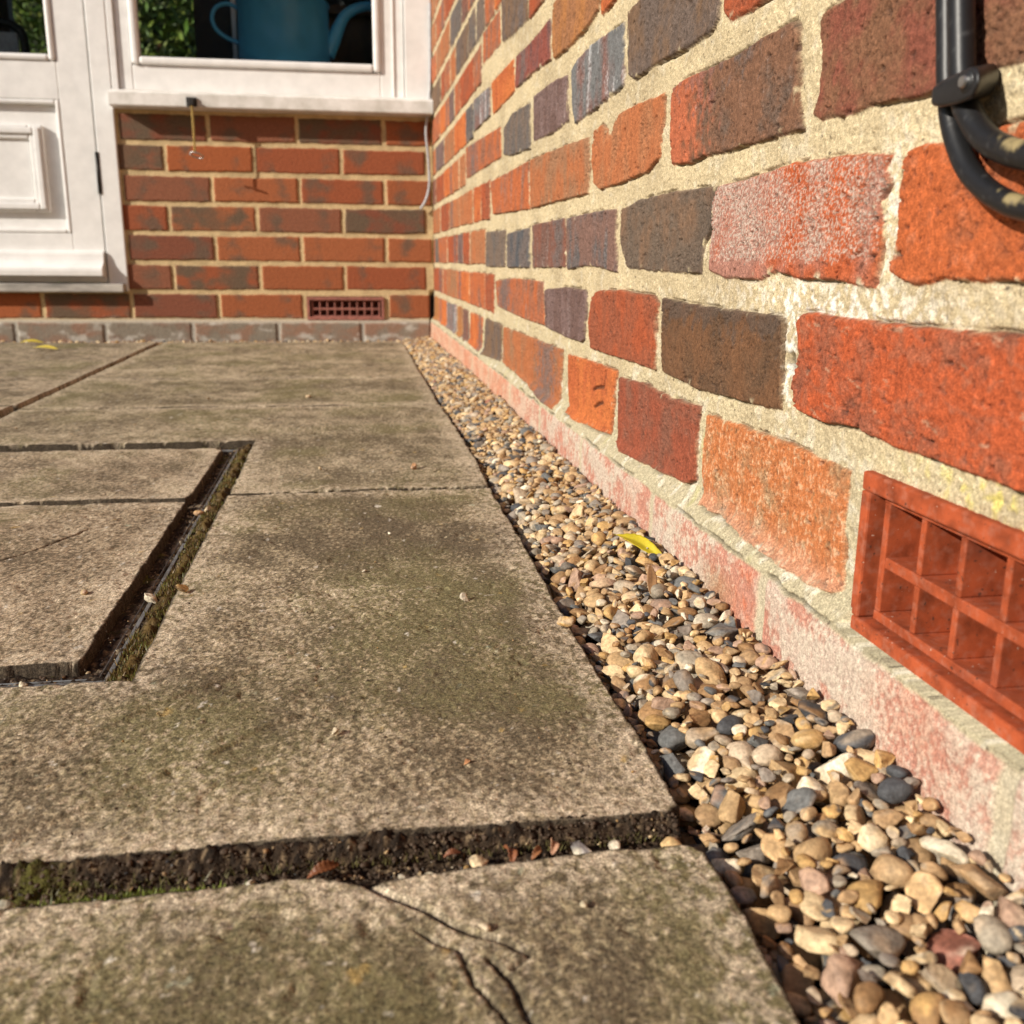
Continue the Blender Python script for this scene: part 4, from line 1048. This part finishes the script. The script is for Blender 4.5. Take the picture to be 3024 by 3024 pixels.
for i, (x, y, L, c, lab) in enumerate(J): pebble(x, y, ZG - .0085, L, 40 + 5 * i, lab, c)
# crumbs of soil and grit, uncountable
def crumbs():
    r = np.random.default_rng(8); Vs, Fs, Cs = [], [], []; nv = 0
    for i in range(3400):
        q = r.random()
        if q < .62:
            x, y, L = r.uniform(-.40, -.105), r.uniform(.329, .3495), min(.0022, r.lognormal(math.log(.00055), .5)); z = ZG - .009 + .0085 * np.exp(-((y - .350) / .006) ** 2)
        elif q < .8:
            x, y, z, L = r.uniform(-.386, -.356), r.uniform(.52, 1.24), ZG - .008, r.uniform(.0006, .0020)
        elif q < .84: x, y, z, L = r.uniform(-.46, -.36), r.uniform(.519, .548), ZG - .008, r.uniform(.0006, .0018)
        elif q < .97: x, y, z, L = r.uniform(-.40, -.11), .36 + r.random() ** 1.5 * .9, ZG + .0004, r.uniform(.0003, .0008)
        else: x, y, z, L = r.uniform(-1.1, -.1), r.uniform(1.2, 2.7), ZG + .0004, r.uniform(.0006, .0016)
        V = SH2[r.integers(0, 26)] * np.array([L, L * .8, L * .7]) @ rotm(r.uniform(0, 6), r.normal(0, .4), r.normal(0, .4)).T + np.array([x, y, z])
        dark = r.random() < (.93 if .3385 < y < .352 else .72)  # more dark crumbs towards the far slab, its shadow put into their colour
        c = (np.array((.07, .045, .028)) if dark else SC[r.choice(len(SC), p=SP)] * .7)
        Vs.append(V); Fs.append(F2 + nv); nv += len(V); Cs.append(np.tile(c, (len(V), 1)))
    tag(arrmesh('grit', np.vstack(Vs), np.vstack(Fs), np.vstack(Cs), M_stone, None), 'crumbs of soil and grit scattered in the joints and over the slabs', 'grit', kind='stuff')
crumbs()
# moss tufts
def moss():
    r = np.random.default_rng(9); Vs, Fs, Cs = [], [], []
    n = 0
    for i in range(9000):
        q = r.random()
        if q < .62: x, y = -.365 + r.uniform(-.006, .010), .52 + r.random() ** 1.4 * .70; z = ZG - .006; cc = (.16, .10, .03) if r.random() < .6 else (.11, .11, .02)
        elif q < .80: x, y = r.uniform(-.41, -.355), r.uniform(.518, .530); z = ZG - .009; cc = (.12, .12, .025)
        elif q < .88: x, y = -.315 + r.normal(0, .018), .332 + r.normal(0, .0015); z = ZG - .008; cc = (.16, .19, .03)
        else: x, y = r.uniform(-.40, -.11), r.uniform(.341, .351); z = ZG - .008; cc = (.10, .085, .03)
        if fbm(np.array([x * 60]), np.array([y * 25]), 300, 2)[0] < -.15 and q < .8: continue
        h = r.uniform(.002, .0045); a = r.uniform(0, 6.3); w = .00045; dx, dy = r.normal(0, .0012, 2)
        Vs += [(x - w * math.cos(a), y - w * math.sin(a), z), (x + w * math.cos(a), y + w * math.sin(a), z), (x + dx, y + dy, z + h)]
        Fs.append((n, n + 1, n + 2)); n += 3; g = r.uniform(.6, 1.4); Cs += [tuple(g * k for k in cc)] * 3
    tag(arrmesh('moss', np.array(Vs), np.array(Fs), np.array(Cs), M_leafy, None, smooth=False), 'brown and green moss fringing the joints', 'moss', kind='stuff')
moss()

# ---- leaves
def leaf(name, L, W, curl, fold, twist, c, loc, rot, label, serr=0, seed=0):
    n, k = 28, 9; V = []; C = []
    r = np.random.default_rng(seed)
    for i in range(n):
        t = i / (n - 1); w = W * (math.sin(math.pi * min(1, t ** .8)) ** .8 + .02) * (1 + serr * .12 * (1 if i % 2 else -1))
        for j in range(k):
            s = (j / (k - 1) - .5) * 2
            z = curl * math.sin(math.pi * t * 1.2) + fold * abs(s) ** 1.3 * w + twist * s * w * (t - .5) * 2 + .0003 * math.sin(i * 1.7) * abs(s)
            V.append(((t - .5) * L, s * w, z)); g = 1 - .25 * (abs(s) < .1) + .12 * math.sin(9 * t + s * 3)
            C.append(tuple(q * g for q in c))
    F = gridfaces(n, k).reshape(-1, 4)
    o = arrmesh(name, np.array(V), F, np.array(C), M_leafy, None)
    md = o.modifiers.new('thickness', 'SOLIDIFY'); md.thickness = .0003
    o.location = loc; o.rotation_euler = rot
    return tag(o, label, 'leaf')
lx, ly = -.0295, .665
leaf('fallen_leaf', .062, .0052, .0030, .6, .6, (.43, .34, .014), (lx, ly, -.0350), (R(22), R(2), R(-70)), 'curled yellow leaf lying on the gravel against the wall foot', 0, 1)
leaf('fallen_leaf', .055, .009, .003, .2, .2, (.60, .48, .06), BW(1.03, .11, ZG + .006), (R(15), 0, R(10)), 'yellow leaf nearest the door on the far left slab', 0, 2)
leaf('fallen_leaf', .060, .010, .003, .2, .2, (.60, .48, .06), (-.95, 2.52, ZG + .006), (R(12), 0, R(-8)), 'yellow leaf in front of the other one on the far left slab', 0, 3)
o = leaf('winged_seed', .024, .0034, .0015, .15, .1, (.30, .17, .08), (-.0440, .590, gh(-.044, .59) + .005), (R(20), R(-38), R(75)), 'brown papery winged seed standing among the gravel stones', 0, 4); o['category'] = 'seed'
for i, (x, y, L, a, c, lab) in enumerate([(-.2495, .3365, .013, 20, (.22, .075, .025), 'rust brown leaf scrap at the left centre of the soil joint'),
        (-.178, .3370, .010, 100, (.30, .11, .045), 'orange leaf scrap in the soil joint by the flat cream pebble'),
        (-.167, .3360, .008, 50, (.32, .13, .05), 'orange leaf scrap in the soil joint left of the grey pebble'),
        (-.160, .3395, .009, 80, (.55, .30, .18), 'pale pink petal like scrap in the soil joint'),
        (-.200, .3400, .007, 10, (.30, .12, .06), 'small reddish leaf scrap against the far side of the soil joint')]):
    leaf('leaf_scrap', L, L * .16, .0015, .8, 1.2, tuple(.75 * q for q in c), (x, y, ZG - .0045), (R(25), R(-12), R(a)), lab, 1, 20 + i)['group'] = 'leaf scraps in the joint'

# ================================================================== CABLES ON THE WALL
def cable(pts, r_, label, wear, loc):
    V, F, S = tube(pts, r_, 24, 10, cap=False)
    nrm = V.reshape(-1, 24, 3) - S[:, None]; nrm = nrm / np.linalg.norm(nrm, axis=-1)[..., None]
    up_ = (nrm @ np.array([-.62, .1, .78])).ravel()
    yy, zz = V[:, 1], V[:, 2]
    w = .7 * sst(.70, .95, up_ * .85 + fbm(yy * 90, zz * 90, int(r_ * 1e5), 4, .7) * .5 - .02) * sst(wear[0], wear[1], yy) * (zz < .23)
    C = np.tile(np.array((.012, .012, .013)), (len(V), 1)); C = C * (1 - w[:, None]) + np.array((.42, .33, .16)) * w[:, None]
    d = sst(.5, .7, fbm(yy * 400, zz * 400 + up_, 5, 2)); C = C + d[:, None] * .03
    o = arrmesh('cable', V, F, C, M_cable, None, loc=loc)
    tag(o, label, 'cable', 'black cables on the near wall'); return o
M_cable = attr_mat('black_cable_sheath', 0.40, 500, 0.1, 0.12, .0003, 0.35)
ptsA = [(-.0080, .430, .56), (-.0080, .400, .40), (-.0080, .3800, .290), (-.0082, .3742, .2624), (-.0084, .3702, .245), (-.0085, .3678, .2345), (-.0082, .3650, .2240), (-.0080, .3622, .2170), (-.0080, .3566, .2086), (-.0080, .3488, .2002), (-.0080, .3387, .1936), (-.0080, .3280, .1888), (-.0080, .3145, .1850), (-.008, .29, .182), (-.008, .24, .181), (-.008, .10, .182), (-.008, -.6, .186)]
ptsB = [(-.0088, .420, .56), (-.0088, .390, .40), (-.0088, .3700, .290), (-.0089, .3641, .2601), (-.0090, .3605, .245), (-.0090, .3580, .2345), (-.0090, .3544, .2241), (-.0090, .3505, .2194), (-.0088, .3442, .2132), (-.0088, .3361, .2082), (-.0088, .3273, .2049), (-.0088, .3182, .2024), (-.0088, .30, .1995), (-.0088, .25, .198), (-.0088, .10, .199), (-.0088, -.6, .203)]
cable(ptsA, .0042, 'thinner black cable, outer of the two curving from the wall clip', (.331, .325), (-.008, .36, .23))
cable(ptsB, .0048, 'thicker black cable, inner of the two curving from the wall clip', (.333, .328), (-.010, .35, .23))
CL = empty('cable_clip', (-.001, .359, .2305)); tag(CL, 'black plastic cable clip nailed over the two cables', 'cable clip')
bm = bmesh.new()
pf = [(.3640, .2240), (.3642, .2300), (.3575, .2318), (.3480, .2326), (.3405, .2334), (.3360, .2316), (.3345, .2272), (.3380, .2228), (.3460, .2218), (.3580, .2222)]
pb_ = [(.3810, .2262), (.3810, .2340), (.3730, .2360), (.3620, .2370), (.3540, .2375), (.3500, .2360), (.3480, .2310), (.3510, .2265), (.3600, .2255), (.3730, .2258)]
fr = [bm.verts.new((-.0168, y, z)) for y, z in pf]; bk = [bm.verts.new((-.0005, y, z)) for y, z in pb_]
bm.faces.new(fr); bm.faces.new(bk[::-1])
for i in range(len(pf)): bm.faces.new((fr[i], bk[i], bk[(i + 1) % len(pf)], fr[(i + 1) % len(pf)]))
bmesh.ops.recalc_face_normals(bm, faces=bm.faces)
bmesh.ops.bevel(bm, geom=[e for e in bm.edges if any(v.co.x < -.01 for v in e.verts)], offset=.0017, segments=4, affect='EDGES', profile=.5)
rel(bmobj('saddle', bm, M_black, smooth=True), CL)
bm = bmesh.new()
mtx = Matrix.Translation((-.0165, .3425, .2286)) @ Matrix.Rotation(R(-90), 4, 'Y')
bmesh.ops.create_cone(bm, cap_ends=True, segments=28, radius1=.0044, radius2=.0034, depth=.0030, matrix=mtx)
bmesh.ops.bevel(bm, geom=[e for e in bm.edges if all(v.co.x < -.0175 for v in e.verts)], offset=.0010, segments=3, affect='EDGES')
rel(bmobj('nail_boss', bm, M_black, smooth=True), CL)
bm = bmesh.new()
mtx = Matrix.Translation((-.0182, .3425, .2286)) @ Matrix.Rotation(R(-90), 4, 'Y')
bmesh.ops.create_cone(bm, cap_ends=True, segments=20, radius1=.0023, radius2=.0018, depth=.0012, matrix=mtx)
rel(bmobj('nail_head', bm, M_steel, smooth=False), CL)
bpy.data.objects.remove(TH)
